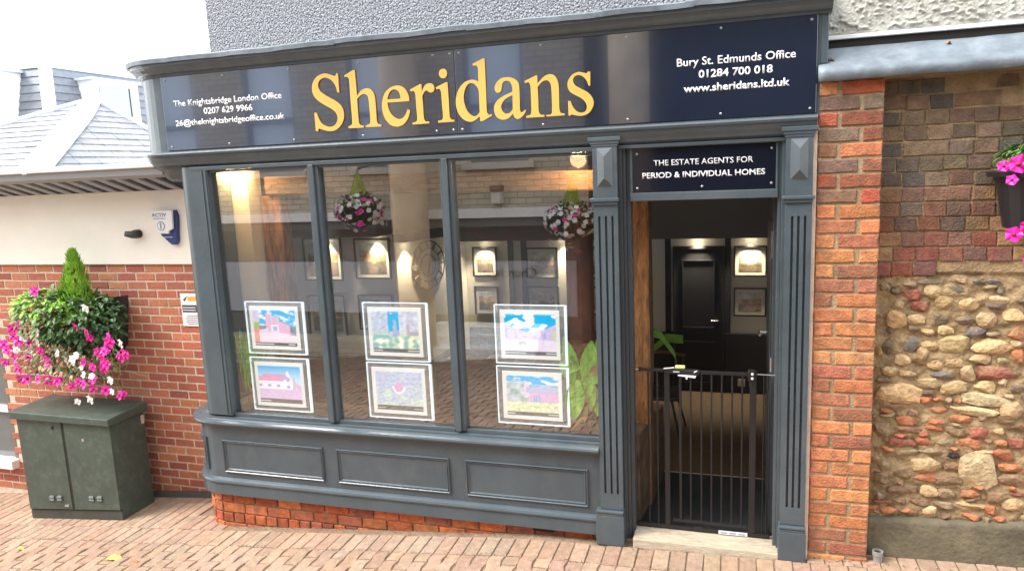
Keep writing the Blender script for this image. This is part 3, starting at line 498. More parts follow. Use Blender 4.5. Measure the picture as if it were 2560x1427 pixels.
pilaster(-.745, -.611, -.763, -.602, -.772, -.606, (-.714, -.677, -.641), (-.720, -.636, -.118, .092), -.280, -1.908, (-.180, -.212), -2.006, -2.226)
pilaster(.250, .380, .234, .392, .243, .386, (.286, .316, .348), (.272, .357, -.114, .090), -.300, -1.893, (-.196, -.226), -1.994, -2.214)
# door surround: stepped jambs, transom frame, lintel
b = MB()
for (xa, xb, y0) in ((-.611, -.590, .012), (-.590, -.572, .030), (-.572, -.549, .045)): b.box(xa+.0005, xb, y0, .13, -2.20, .082)
b.build('door_jamb', paint_dk, shop, bev=.002)  # left jamb in the darker grey: recess shade painted on
b = MB(); b.box(.2505, .235, .015, .13, -2.20, .082); b.box(.2345, .218, .034, .13, -2.20, .082); b.build('door_jamb', paint, shop, bev=.002)
b = MB(); b.box(-.549, .218, .020, .13, -.205, -.160); b.box(-.549, .218, .030, .12, .080, .0925); b.box(-.5489, -.535, .024, .10, -.1598, .0798); b.box(.206, .2178, .024, .10, -.1598, .0798); b.build('transom_frame', paint, shop, bev=.003)
th = MB(); th.hexa([(-.555, -.055, -2.222), (.245, -.055, -2.232), (.245, .13, -2.232), (-.555, .13, -2.222), (-.555, -.050, -2.166), (.245, -.050, -2.166), (.245, .13, -2.156), (-.555, .13, -2.156)])
th.build('door_threshold', threshold_m, shop, bev=.004)
# end cheek where the joinery meets the brick pier
MB().box(.381, .399, -.012, .06, -2.21, .205).build('mastic_fillet', fill_m, shop)
MB().box(.406, .440, .0, .35, .45, .78).build('cornice_cheek', paint, shop, bev=.004)
# door leaf folded back inside
dl = MB(); dl.box(.205, .245, .14, .83, -2.14, -.21); d = dl.build('door_leaf', paint_dk, shop, bev=.003)
MB().box(.2, .2045, .2, .24, -.55, -.40).build('hinge', steel, d); MB().box(.196, .2045, .14, .17, -1.18, -1.10).build('lock_plate', steel, d)
dp = MB()
for z0, z1 in ((-1.95, -1.35), (-1.15, -.35)): dp.box(.199, .2048, .25, .72, z0, z1)
dp.build('door_panel', paint_dk, d, bev=.004)
MB().tube([(.203, .78, -1.1), (.16, .78, -1.1), (.16, .70, -1.1)], .009).build('door_handle', steel, d)

# brick base under the stall riser
BRK = [(.46, .125, .045), (.40, .10, .045), (.50, .16, .06), (.34, .09, .05), (.44, .14, .07), (.30, .095, .06)]
base_w = thing('low_brick_wall', 'low red brick base under the curved grey stall riser', 'brick base', (-2.1, .03, -2.4))
def arcpos(s, off=0):  # s runs leftwards from x=-.78 along the front then round the corner
    L0 = (-.78) - BCX
    if s < L0: return (-.78-s, .022-off), 0
    t = (s-L0)/(BR-.022)
    if t < math.pi/2: return (BCX-(BR-.022+off)*math.sin(t), BR-(BR-.022+off)*math.cos(t)), t
    return (BCX-(BR-.022+off), BR+(s-L0)-(BR-.022)*math.pi/2), math.pi/2
sweep('mortar_core', [(-.030, -2.187), (-.030, -2.62), (-.09, -2.62), (-.09, -2.187)], BCX, BR, -.775, .5, mortar_pil, base_w)
bms = [brick_mesh('brick', .176, .066, .05, brickw, seed=s, ch=.004, wob=.003) for s in range(4)]; bhs = [brick_mesh('brick', .080, .066, .05, brickw, seed=9+s, wob=.003) for s in range(3)]
for c in range(6):
    z = -2.187-.038-.0755*c; s = .02+(.09 if c % 2 else 0)
    while s < 3.25:
        hd = c % 3 == 2 or s > 2.62
        w = .090 if hd else .186; (px, py), t = arcpos(s+w/2)
        if z+.03 > gz(px)-.03 and py < .5:
            inst('brick', (bhs if hd else bms)[rnd.randrange(3)], base_w, (px+math.sin(t)*-.004, py-.004*math.cos(t), z), jit(rnd.choice(BRK), .22), rot=(0, rnd.uniform(-.01, .01), -t))
        s += w
MB().box(-3.10, -2.93, .018, .03, -2.212, -2.19).build('air_brick', cabdark, base_w)
MB().box(-1.22, -1.05, .018, .03, -2.222, -2.19).build('air_brick', cabdark, base_w)

# ------------------------------------------------------------------ fascia sign
sign = thing('fascia_sign', 'glossy navy fascia sign with large gold serif lettering', 'shop sign', (-1.6, -.008, .2))
MB().box(-3.586, -1.531, -.011, -.001, .214, .683).build('sign_panel', navy, sign, bev=.0015)
MB().box(-1.528, .388, -.011, -.001, .214, .683).build('sign_panel', navy, sign, bev=.0015)
def catmull(lp, seg=6):
    n = len(lp); out = []
    for i in range(n):
        p1, p2 = lp[i], lp[(i+1) % n]; p0, p3 = lp[i-1], lp[(i+2) % n]
        c1, c2 = len(p1) > 2, len(p2) > 2
        A, B = Vector(p1[:2]), Vector(p2[:2])
        out.append(A)
        if c1 and c2: continue
        t1 = (B-A)*.5 if c1 else (B-Vector(p0[:2]))*.5
        t2 = (B-A)*.5 if c2 else (Vector(p3[:2])-A)*.5
        ml = (B-A).length
        if t1.length > ml*1.2: t1 *= ml*1.2/t1.length
        if t2.length > ml*1.2: t2 *= ml*1.2/t2.length
        for k in range(1, seg):
            t = k/seg; out.append((2*t**3-3*t*t+1)*A+(t**3-2*t*t+t)*t1+(-2*t**3+3*t*t)*B+(t**3-t*t)*t2)
    return out
def glyph(ch, loops):
    cu = bpy.data.curves.new('letter', 'CURVE'); cu.dimensions = '2D'; cu.fill_mode = 'BOTH'; cu.extrude = .004
    for lp in loops:
        pts = catmull(lp); sp = cu.splines.new('POLY'); sp.points.add(len(pts)-1); sp.use_cyclic_u = True
        for q, p in zip(sp.points, pts): q.co = (p.x, p.y, 0, 1)
    t = bpy.data.objects.new('tmp', cu); col.objects.link(t); bpy.context.view_layer.update()
    me = bpy.data.meshes.new_from_object(t.evaluated_get(bpy.context.evaluated_depsgraph_get())); bpy.data.objects.remove(t)
    base = wloc(sign)
    for v in me.vertices: v.co = Vector((v.co.x, -.0155-v.co.z, v.co.y)) - base
    me.materials.clear(); me.materials.append(gold); me.materials.append(goldedge)
    for p in me.polygons: p.material_index = 0 if abs(p.normal.y) > .5 else 1
    me.name = 'letter'; o = bpy.data.objects.new('letter', me); col.objects.link(o); o.parent = sign
for ch, loops in LETTERS: glyph(ch, loops)
Y = -.0115
text('lettering', 'The Knightsbridge London Office', -3.500, -2.683, .492, .038, Y, white_vinyl, sign, .010)
text('lettering', '0207 629 9966', -3.270, -2.902, .432, .038, Y, white_vinyl, sign, .016)
text('lettering', '26@theknightsbridgeoffice.co.uk', -3.500, -2.675, .368, .036, Y, white_vinyl, sign, .012)
text('lettering', 'Bury St. Edmunds Office', -.290, .290, .488, .040, Y, white_vinyl, sign, .012)
text('lettering', '01284 700 018', -.180, .182, .424, .038, Y, white_vinyl, sign, .022)
text('lettering', 'www.sheridans.ltd.uk', -.256, .264, .355, .038, Y, white_vinyl, sign, .022)
sm = MB().lathe((0, 0, 0), [(.0065, 0), (.0065, -.003), (.003, -.005)], 8, 'y').mesh('screw', screwm)
for x in (-3.55, -3.10, -2.62, -2.14, -1.66, -1.555, -1.50, -1.02, -.55, -.07, .36):
    for z in (.236, .662): inst('screw', sm, sign, (x, -.011, z))
tr = thing('door_sign', 'small black sign with white capitals above the open doorway', 'door sign', (-.17, .02, -.15))
MB().box(-.535, .206, .028, .036, -.158, .078).build('sign_panel', navy2, tr)
text('lettering', 'THE ESTATE AGENTS FOR', -.420, .094, -.017, .030, .0275, white_vinyl, tr, .008)
text('lettering', 'PERIOD & INDIVIDUAL HOMES', -.481, .154, -.083, .030, .0275, white_vinyl, tr, .018)
for x, z in ((-.51, -.135), (-.165, -.135), (.185, -.13), (.185, .05), (-.51, .05)): inst('screw', sm, tr, (x, .028, z))
# ------------------------------------------------------------------ walls above the shopfront
up_w = thing('pebbledash_wall', 'grey pebbledashed upper wall rising above the long sign', 'wall', (-1.5, .4, .8))
MB().box(-3.50, .46, .40, .60, .78, 2.2).build('wall_face', pebbled, up_w)
for i in range(26):   # ragged quoin edge of the dash
    pass
# stippled render, right: real relief
rw = thing('stippled_wall', 'off-white heavily stippled rendered wall above the lead coping', 'wall', (1.2, .15, .6))
b = MB(); x0, x1, z0, z1 = .41, 1.75, .600, 1.05; nx, nz = 300, 100
for j in range(nz+1):
    for i in range(nx+1):
        x = x0+(x1-x0)*i/nx; z = z0+(z1-z0)*j/nz
        qx = x+.012*mnoise.noise(Vector((x*22, z*22, 7))); n = mnoise.noise(Vector((qx*40, z*52, 1))); n2 = mnoise.noise(Vector((x*6, z*6, 9))); n3 = mnoise.noise(Vector((x*95, z*95, 3)))
        h = min(.011, max(0, n-.16+.35*n2)*.046)+.004*n3+.006*n2
        edge = min(1, (z-z0)/.02)
        b.v.append((x, .15-h*edge, z))
for j in range(nz):
    for i in range(nx):
        k = j*(nx+1)+i; b.face(k, k+1, k+nx+2, k+nx+1)
b.build('render_face', roughcast, rw, smooth=True)
MB().box(.41, 6, .17, .4, .58, 3.2).build('wall_core', roughcast, rw)
MB().box(1.752, 6, .148, .17, .6, 3.2).build('wall_core', roughcast, rw)
MB().box(.461, .4655, .15, .4, 1.05, 3.2).build('wall_core', roughcast, rw)
MB().box(.41, 6, .142, .17, .578, .598).build('drip_bead', whitep, rw, bev=.003)
# lead coping
cp = thing('lead_coping', 'blue grey lead coping sloping over the brick wall and pier', 'coping', (1.2, .05, .4))
b = MB(); nx = 90; prof = [(.20, .540), (.14, .530), (.10, .512), (.05, .478), (.0, .440), (-.040, .418), (-.052, .408), (-.054, .392), (-.050, .366), (-.03, .362)]
for i in range(nx+1):
    x = .398+(3.2-.398)*i/nx
    for k, (y, z) in enumerate(prof):
        w = mnoise.noise(Vector((x*4, k*.4, 0)))*.006+mnoise.noise(Vector((x*14, k*.7, 4)))*.003
        b.v.append((x, y+w*.5, z+w))
m = len(prof)
for i in range(nx):
    for k in range(m-1): b.face(i*m+k, (i+1)*m+k, (i+1)*m+k+1, i*m+k+1)
b.face(*range(m)); o = b.build('lead_sheet', lead, cp, smooth=True)
o.modifiers.new('thick', 'SOLIDIFY').thickness = .004
MB().box(.41, 3.2, .165, .20, .38, .58).build('gap_shade_strip', cabdark, cp)  # dark strip painting in the shade between bead and coping
MB().box(.402, 3.2, -.02, .1645, .362, .40).build('bedding', mortar_old, cp)

# ------------------------------------------------------------------ brick pier
pier = thing('brick_pier', 'narrow orange red brick pier right of the shop doorway', 'brick pier', (.55, .0, -2.1))
MB().box(.404, .698, .008, .30, -2.30, .362).build('mortar_core', mortar_pil, pier)
st = [brick_mesh('brick', .186, .0655, .06, brickw, seed=40+s, ch=.005, wob=.003) for s in range(4)]
hd = [brick_mesh('brick', .086, .0655, .06, brickw, seed=50+s, ch=.005, wob=.003) for s in range(4)]
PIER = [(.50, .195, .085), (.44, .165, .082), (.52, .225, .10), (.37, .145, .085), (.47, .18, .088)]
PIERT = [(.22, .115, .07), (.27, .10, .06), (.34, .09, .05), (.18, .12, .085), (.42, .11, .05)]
z = .362-.035; r = 0
while z > gz(.55)-.06:
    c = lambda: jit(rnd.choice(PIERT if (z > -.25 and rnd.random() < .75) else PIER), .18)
    y = rnd.uniform(-.002, .002)
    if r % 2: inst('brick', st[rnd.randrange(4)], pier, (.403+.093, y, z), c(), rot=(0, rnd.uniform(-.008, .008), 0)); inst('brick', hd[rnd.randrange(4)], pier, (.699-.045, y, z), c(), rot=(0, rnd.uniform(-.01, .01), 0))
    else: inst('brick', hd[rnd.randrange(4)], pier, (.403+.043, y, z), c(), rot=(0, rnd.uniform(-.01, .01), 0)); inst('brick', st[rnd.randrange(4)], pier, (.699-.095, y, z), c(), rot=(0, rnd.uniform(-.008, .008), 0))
    z -= .0765; r += 1

# ------------------------------------------------------------------ brick and flint wall
fw = thing('flint_wall', 'old wall of dark bricks over mixed flint and brick rubble, concrete footing', 'rubble wall', (1.2, .1, -2.0))
STN = []
nx, nz = 330, 280; x0, x1, z0, z1 = .700, 2.70, -2.0, .40
def mortar_face():
  b = MB()
  for j in range(nz+1):
      for i in range(nx+1):
          x = x0+(x1-x0)*i/nx; z = z0+(z1-z0)*j/nz
          amp = 1 if z < -.62 else .25
          n = mnoise.noise(Vector((x*7, z*9, 1)))*.014+mnoise.noise(Vector((x*20, z*26, 5)))*.012+mnoise.noise(Vector((x*50, z*60, 5)))*.004
          b.v.append((x, (.118 if z < -.62 else .1055)-n*amp*(1 if z < -.62 else .45)-bulge(x, z), z))
  for j in range(nz):
      for i in range(nx):
          k = j*(nx+1)+i; b.face(k, k+1, k+nx+2, k+nx+1)
  b.build('mortar_face', mortar_old, fw, smooth=True)
def bulge(x, z):
    t = 0
    for a, c, w, h in STN:
        dx, dz = abs(x-a), abs(z-c)
        if dx < w+.03 and dz < h+.03:
            q = math.hypot(dx/(w+.012), dz/(h+.012)); 
            if q < 1.5: t = max(t, .007*(1 if q < 1 else (1.5-q)*2))
    return t
MB().box(.702, 6, .14, .4, -2.3, .40).build('wall_core', mortar_old, fw)
MB().box(2.702, 6, .112, .14, -2.3, .40).build('wall_core', mortar_old, fw)
hh = [brick_mesh('brick', .0985, .0675, .05, brickw, seed=70+s, ch=.003, wob=.003) for s in range(6)]
ss = [brick_mesh('brick', .1995, .0675, .05, brickw, seed=80+s, ch=.003, wob=.003) for s in range(4)]
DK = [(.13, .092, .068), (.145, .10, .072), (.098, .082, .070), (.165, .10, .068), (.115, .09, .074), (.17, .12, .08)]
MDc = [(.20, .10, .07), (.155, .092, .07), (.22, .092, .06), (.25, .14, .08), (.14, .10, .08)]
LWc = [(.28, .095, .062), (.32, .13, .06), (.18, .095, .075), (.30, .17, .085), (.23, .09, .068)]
nb = 0
for c in range(13):
    z = .352-.036-.0757*c
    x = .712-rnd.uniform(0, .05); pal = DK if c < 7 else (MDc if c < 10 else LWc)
    if c == 12: lim = .89
    else: lim = 2.62
    while x < lim:
        s = rnd.random() < .14; w = .207 if s else .1065
        xa = max(x, .705)
        if x+w < .74: x += w; continue
        top = c < 2 and x > .9
        if not top or rnd.random() < .6:
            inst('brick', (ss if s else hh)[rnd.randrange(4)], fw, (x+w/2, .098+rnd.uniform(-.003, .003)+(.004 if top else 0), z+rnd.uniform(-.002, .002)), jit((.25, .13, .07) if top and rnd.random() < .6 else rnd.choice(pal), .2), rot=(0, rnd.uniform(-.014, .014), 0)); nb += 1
        x += w
# rubble: (x, z, width, height, colour)
def stone_mesh(seed, blocky):
    r = random.Random(seed); bm = bmesh.new(); bmesh.ops.create_icosphere(bm, subdivisions=2, radius=1)
    for v in bm.verts:
        c = v.co; p = 4.2 if blocky else 2.6
        k = (abs(c.x)**p+abs(c.y)**p+abs(c.z)**p)**(-1/p); c *= k
        n = mnoise.noise(Vector((c.x*1.6+seed, c.y*1.6, c.z*1.6)))*.26+mnoise.noise(Vector((c.x*4, c.y*4+seed, c.z*4)))*.13
        v.co = c*(1+n*(.8 if blocky else 1))
    for q in range(7 if blocky else 9):
        pn = Vector((r.gauss(0, 1), r.gauss(0, 1)-.6, r.gauss(0, 1))).normalized(); dd = r.uniform(.62, .86)
        for v in bm.verts:
            k = v.co.dot(pn)-dd
            if k > 0: v.co -= pn*k
    for v in bm.verts:
        v.co = Vector((v.co.x*.5, v.co.y*.5, v.co.z*.5))
    me = bpy.data.meshes.new('stone'); bm.to_mesh(me); bm.free(); me.materials.append(stonem); return me
sm_b = [stone_mesh(s, True) for s in range(7)]; sm_r = [stone_mesh(30+s, False) for s in range(12)]
SC = dict(f=(.47, .325, .165), w=(.50, .38, .22), d=(.15, .11, .075), u=(.16, .14, .125), r=(.26, .085, .055), o=(.38, .14, .06), b=(.20, .12, .065), m=(.27, .20, .115), k=(.012, .012, .014), y=(.38, .24, .11))
placed = []
for x, z, w, h, c in RUBBLE:
    blk = c in 'rob' or (c in 'fwym' and rnd.random() < .6)
    me = (sm_b if blk else sm_r)[rnd.randrange(7 if blk else 12)]
    yo = .112 if c != 'k' else .122
    inst('stone', me, fw, (x, yo, z), jit(SC[c], .14), rot=(0, rnd.uniform(-.14, .14), 0), scale=(w*1.30, min(.08, max(.045, h*.9)), h*1.32))
    placed.append((x, z, w/2, h/2))
def free(x, z, w, h):
    return all(abs(x-a) > (w/2+c)*.92 or abs(z-b) > (h/2+d)*.92 for a, b, c, d in placed)
tries = 0; n = 0
while tries < 9000 and n < 200:
    tries += 1; x = rnd.uniform(.73, 1.75) if n < 105 else rnd.uniform(1.5, 2.65); z = rnd.uniform(-1.93, -.66)
    low = z < -1.25; w = rnd.uniform(.035, .10); h = rnd.uniform(.022, .045 if low else .06)
    if x > 1.5: w *= 1.5; h *= 1.5
    if not free(x, z, w, h) or z > -.66+0*x: continue
    c = rnd.choice('oobbrmf' if low else 'ffmmdyuw'); blk = c in 'rob' or rnd.random() < .6
    inst('stone', (sm_b if blk else sm_r)[rnd.randrange(7 if blk else 12)], fw, (x, .112, z), jit(SC[c], .2), rot=(0, rnd.uniform(-.3, .3), 0), scale=(w, .055, h)); placed.append((x, z, w/2, h/2)); n += 1
STN += placed
mortar_face()
# concrete footing with a rough pale top edge
b = MB(); nx = 60; nzz = 14
for j in range(nzz+1):
    for i in range(nx+1):
        x = .703+(1.9-.703)*i/nx; zt = -1.965+.05*(x-.75)+mnoise.noise(Vector((x*8, 0, 0)))*.006
        z = -2.34+(zt+2.34)*j/nzz
        b.v.append((x, .078+mnoise.noise(Vector((x*6, z*6, 0)))*.006+(.004 if j == nzz else 0), z))
for j in range(nzz):
    for i in range(nx):
        k = j*(nx+1)+i; b.face(k, k+1, k+nx+2, k+nx+1)
k0 = len(b.v)
for i in range(nx+1):
    v = b.v[nzz*(nx+1)+i]; b.v.append((v[0], .14, v[2]+.008))
for i in range(nx): b.face(nzz*(nx+1)+i, nzz*(nx+1)+i+1, k0+i+1, k0+i)
b.build('footing', concrete, fw, smooth=True)
MB().box(1.9, 6, .08, .2, -2.3, -1.92).build('footing', concrete, fw)
# pipe stub at the foot of the pier
pp = thing('pipe_stub', 'short open grey pipe end standing at the foot of the brick pier', 'pipe', (.755, .02, gz(.755)))
gp = mat('grey_pipe', (.24, .235, .22), .5, var=.1)
z = gz(.755)-.02
MB().lathe((.755, .02, z), [(.022, 0), (.022, .055), (.027, .057), (.027, .082), (.021, .082), (.020, .02)], 18).build('pipe_socket', gp, pp)
MB().lathe((.755, .02, z), [(.017, .0), (.017, .074)], 18).build('pipe_bore', cabdark, pp)

# ------------------------------------------------------------------ neighbouring low building, left
nbld = thing('neighbour_building', 'low neighbouring building with orange brick wall, cream band and dark soffit', 'building', (-5.2, .5, -2.6))
MB().box(-9.0, -6.04, .504, .60, -2.9, -2.42).build('mortar_core', mortar_new, nbld)
MB().box(-9.0, -6.04, .504, .60, -1.0, -.612).build('mortar_core', mortar_new, nbld)
MB().box(-6.04, -3.70, .504, .60, -2.9, -.612).build('mortar_core', mortar_new, nbld)
MB().box(-9.0, -6.90, .5045, .60, -2.42, -1.0).build('mortar_core', mortar_new, nbld)
MB().box(-9.0, -3.60, .478, .60, -.610, .02).build('cream_band', cream, nbld, bev=.004)
nb_me = [brick_mesh('brick', .1725, .0545, .02, brickm, seed=100+s, ch=.003, wob=.0015) for s in range(5)]
nb_h = [brick_mesh('brick', .082, .0565, .02, brickm, seed=110+s, ch=.003, wob=.0015) for s in range(3)]
NB = [(.46, .150, .080), (.42, .125, .072), (.49, .175, .09), (.38, .11, .075), (.51, .20, .10), (.44, .155, .09)]
stuffb = MB(); n = 0; z = -.612-.034; r = 0
cells = []
while z > -2.66:
    x = -3.66-(.093 if r % 2 else 0)
    while x > -8.9:
        if z > gz(x)+.0:
            win = -6.98 < x-.09 < -6.04 and z < -1.0 and z > -2.42
            cells.append((x, z, win))
        x -= .186
    z -= .0675; r += 1
for x, z, win in cells:
    if win: continue
    hidden = (x < -4.42 and x > -5.42 and z < -1.80) or x < -6.2 or x > -3.80
    c = jit(rnd.choice(NB), .16)
    if not hidden and n < 299: inst('brick', nb_me[rnd.randrange(5)], nbld, (x-.093, .5+rnd.uniform(-.001, .001), z), c); n += 1
    else:
        v = nb_me[0]; stuffb.add([(a.co.x+x-.093, a.co.y+.5, a.co.z+z) for a in v.vertices], [tuple(p.vertices) for p in v.polygons])
for zz in [-1.0-.0675*i for i in range(0, 22)]:
    pass
o = stuffb.build('brick', mat('brick_red_far', (.40, .115, .055), .85, var=.25, vscale=12, bump=.6, bscale=120), nbld); tag(o, kind='stuff')
# window at the far left, white sill
w = MB(); w.box(-6.9, -6.045, .53, .60, -2.37, -1.0); wf = w.build('window', darkglass, nbld)
MB().box(-6.9, -6.04, .43, .56, -2.42, -2.345).build('sill', whitep, wf, bev=.004)
MB().box(-6.085, -6.046, .505, .53, -2.344, -1.0).build('window_frame', mat('taupe_frame', (.16, .13, .10), .6), wf)
MB().box(-6.9, -6.086, .505, .528, -1.92, -1.86).build('window_frame', whitep, wf)
# black kerb board at the wall foot
MB().hexa([(-4.9, .44, gz(-4.9)-.03), (-3.72, .44, gz(-3.72)-.03), (-3.72, .498, gz(-3.72)-.03), (-4.9, .498, gz(-4.9)-.03), (-4.9, .46, gz(-4.9)+.035), (-3.72, .46, gz(-3.72)+.035), (-3.72, .498, gz(-3.72)+.035), (-4.9, .498, gz(-4.9)+.035)]).build('kerb_strip', mat('dark_kerb', (.07, .065, .06), .9, var=.2), nbld)
# soffit with dark modillion gaps, gutter
sof = MB().box(-9.0, -3.72, .10, .478, .085, .10).build('soffit', mat('soffit_grey', (.16, .165, .18), .8), nbld)
sb = mat('soffit_dark', (.022, .032, .075), .8); sg = mat('soffit_block', (.33, .345, .37), .7)
bk = MB().hexa([(-9, .472, -.046), (-3.75, .472, -.046), (-3.75, .476, -.046), (-9, .476, -.046), (-9, .15, .084), (-3.75, .15, .084), (-3.75, .16, .084), (-9, .16, .084)]).build('soffit_board', sb, nbld)
x = -7.4
blk = MB()
v = [(-.036, .462, -.046), (.036, .462, -.046), (.036, .477, -.046), (-.036, .477, -.046), (-.036, .20, .045), (.036, .20, .045), (.036, .23, .06), (-.036, .23, .06)]
MB().hexa([(-9, .19, .045), (-3.75, .19, .045), (-3.75, .22, .052), (-9, .22, .052), (-9, .085, .066), (-3.75, .085, .066), (-3.75, .15, .083), (-9, .15, .083)]).build('soffit_board', sg, nbld)
blk.hexa([(a, b_-.012, c) for a, b_, c in v]); bme = blk.mesh('modillion', sg)
while x < -3.80:
    inst('modillion', bme, nbld, (x, 0, 0)); x += .150
gt = MB().hexa([(-9, .085, .066), (-3.74, .085, .066), (-3.74, .15, .066), (-9, .15, .066), (-9, .075, .112), (-3.74, .075, .112), (-3.74, .15, .112), (-9, .15, .112)]).build('fascia', mat('gutter_fascia', (.30, .31, .33), .6), nbld)
MB().box(-9, -3.74, .045, .16, .113, .150).build('gutter', whitep, nbld, bev=.010)
for x in (-4.95, -6.6): MB().box(x, x+.04, .040, .07, .110, .153).build('gutter_joint', whitep, nbld)
MB().box(-9, -3.6, .16, .8, .10, .115).build('flat_roof', leadw, nbld)
# slate hipped roof
C0 = Vector((-5.739, .8, .150)); A = Vector((-6.763, 2.5, .937)); C1 = Vector((-8.69, .8, .150)); C2 = Vector((-5.739, 3.10, .150))
hip = thing('hipped_roof', 'pale slate hipped roof with rounded lead hips behind the gutter', 'roof', (-6.8, 1.9, .15))
MB().add([C0, A, C1, C2, Vector((-8.69, 3.1, .15))], [(0, 1, 2), (0, 3, 1), (3, 4, 1), (4, 2, 1)]).build('roof_deck', mat('roof_deck_dark', (.05, .05, .055), .9), hip)
ns = 0
def slates(P0, P1, A, rows, wid, side):
    global ns
    e = (P1-P0); L = e.length; e.normalize(); t = ((A-P0).dot(e)); foot = P0+e*t; u = (A-foot); H = u.length; u.normalize(); nrm = e.cross(u).normalized()
    if nrm.z < 0: nrm = -nrm
    for r_ in range(rows):
        h0, h1 = H*r_/rows, H*(r_+1)/rows
        a0 = t*(h0/H); a1 = L-(L-t)*(h0/H); b0 = t*(h1/H); b1 = L-(L-t)*(h1/H)
        s = a0-(wid*.5 if r_ % 2 else 0)
        while s < a1:
            q0, q1 = max(s, a0)+.003, min(s+wid, a1)-.003
            p0, p1 = max(q0, b0), min(q1, b1)
            if q1-q0 > .02:
                if p1 < p0: p0 = p1 = min(max((q0+q1)/2, b0), b1)
                P = P0; ex = 1.12; th = .009; jt = rnd.uniform(0, .003)
                lo, hi = h0-.010, h1
                pts = [P+e*q0+u*lo+nrm*(.014+jt), P+e*q1+u*lo+nrm*(.014+jt), P+e*p1+u*hi+nrm*.006, P+e*p0+u*hi+nrm*.006]
                bot = [p-nrm*th for p in pts]
                if ns < 295:
                    o = MB().hexa([tuple(v) for v in bot]+[tuple(v) for v in pts]).build('slate', slate, hip); o.color = (*jit((.24, .25, .28), .20, .06), 1); ns += 1
            s += wid
slates(C0, C2, A, 12, .26, 1)
slates(C1, C0, A, 13, .24, 0)
def roll(a, b, r, name='lead_hip'):
    d = (b-a); n = 6; m = MB()
    for i in range(n):
        p, q = a+d*(i/n), a+d*((i+1)/n+.012); m.tube([p, q], r*1.03, 10, r)
    m.build(name, leadw, hip)
def wing(a, b, wid):
    for sgn, e in ((0, Vector((-1, 0, 0))), (1, Vector((0, 1, 0)))):
        d = (b-a).normalized()
        P = [a+Vector((0, 0, .028)), b+Vector((0, 0, .028))]
        sl = (A-C0); nrm = e.cross(sl).normalized(); 
        if nrm.z < 0: nrm = -nrm
        off = e*wid
        n = 3; m = MB()
        for i in range(n):
            p, q = a.lerp(b, i/n), a.lerp(b, (i+1)/n+.01); k = nrm*(.030+.004)
            m.quad(p+k*1.0+nrm*.003, q+k, q+k+off*(.6 if i == n-1 else 1), p+k+off+nrm*.003)
        o = m.build('lead_wing', leadw, hip); o.modifiers.new('t', 'SOLIDIFY').thickness = .006
wing(C0, A, .17)
roll(C0+Vector((0, 0, .03)), A+Vector((0, 0, .03)), .045)
roll(C1+Vector((0, 0, .02)), A+Vector((0, 0, .02)), .03); roll(C2+Vector((0, 0, .02)), A+Vector((0, 0, .02)), .03)
# mansard building behind
mb_ = thing('mansard_building', 'distant slate mansard roof with two white dormer windows', 'building', (-10.5, 6, -2))
T = Vector((-10.235, 5.0, 1.88)); pit = .16
MB().hexa([(-16, 4.70, -2), (-9.95, 4.70, -2), (-9.95, 14, -2), (-16, 14, -2), (-16, 4.70, .6), (-9.95, 4.70, .6), (-9.95, 14, .6), (-16, 14, .6)]).build('wall', brickm, mb_)
MB().hexa([(-16, 4.72, .6), (-9.97, 4.72, .6), (-9.97, 14, .6), (-16, 14, .6), (-16, 5, 1.86), (-10.235, 5, 1.86), (-10.235, 14, 1.86), (-16, 14, 1.86)]).build('roof_core', mat('mansard_core', (.12, .12, .13), .8), mb_)
MB().box(-16, -10.20, 4.96, 14, 1.861, 1.895).build('roof_edge', leadw, mb_)
rows = 10
for i in range(rows):
    z0 = .6+1.26*i/rows; z1 = z0+1.26/rows; f0, f1 = (z0-.6)/1.26, (z1-.6)/1.26
    y0, y1 = 4.72+.28*f0, 4.72+.28*f1; x0, x1 = -9.97-.265*f0, -9.97-.265*f1
    o = MB().hexa([(-14, y0-.028, z0), (x0, y0-.028, z0), (x0, y0, z0), (-14, y0, z0), (-14, y1-.012, z1), (x1, y1-.012, z1), (x1, y1, z1), (-14, y1, z1)]).build('slate_course', slate, mb_); o.color = (*jit((.15, .17, .20), .14, .05), 1)
    o = MB().hexa([(x0+.001, y0-.02, z0), (x0+.030, y0-.02, z0), (x0+.030, 14, z0), (x0+.001, 14, z0), (x1+.001, y1-.01, z1), (x1+.012, y1-.01, z1), (x1+.012, 14, z1), (x1+.001, 14, z1)]).build('slate_course', slate, mb_); o.color = (*jit((.15, .17, .20), .14, .05), 1)
MB().hexa([(-10.06, 4.68, .6), (-9.93, 4.68, .6), (-9.93, 4.82, .6), (-10.06, 4.82, .6), (-10.32, 4.95, 1.86), (-10.19, 4.95, 1.86), (-10.19, 5.08, 1.86), (-10.32, 5.08, 1.86)]).build('lead_hip', leadw, mb_)
# dormers
dm = MB(); dm.box(-12.2, -10.70, 4.62, 5.3, .95, 1.80); dmo = dm.build('dormer', whitep, mb_)
MB().box(-12.1, -10.93, 4.60, 4.618, 1.45, 1.76).build('dormer_window', skyglass, dmo); MB().box(-12.1, -10.93, 4.60, 4.618, 1.0, 1.42).build('dormer_window', skyglass, dmo)
MB().box(-12.25, -10.65, 4.56, 5.3, 1.801, 1.84).build('dormer_roof', leadw, dmo)
dm = MB(); dm.box(-10.6, -9.86, 5.50, 6.42, .95, 1.70); dmo = dm.build('dormer', whitep, mb_)
MB().box(-9.858, -9.845, 5.60, 6.30, 1.0, 1.62).build('dormer_window', skyglass, dmo); MB().box(-10.6, -9.82, 5.45, 6.47, 1.701, 1.735).build('dormer_roof', leadw, dmo)
MB().box(-9.857, -9.84, 6.20, 6.22, 1.0, 1.62).build('glazing_bar', cabdark, dmo)

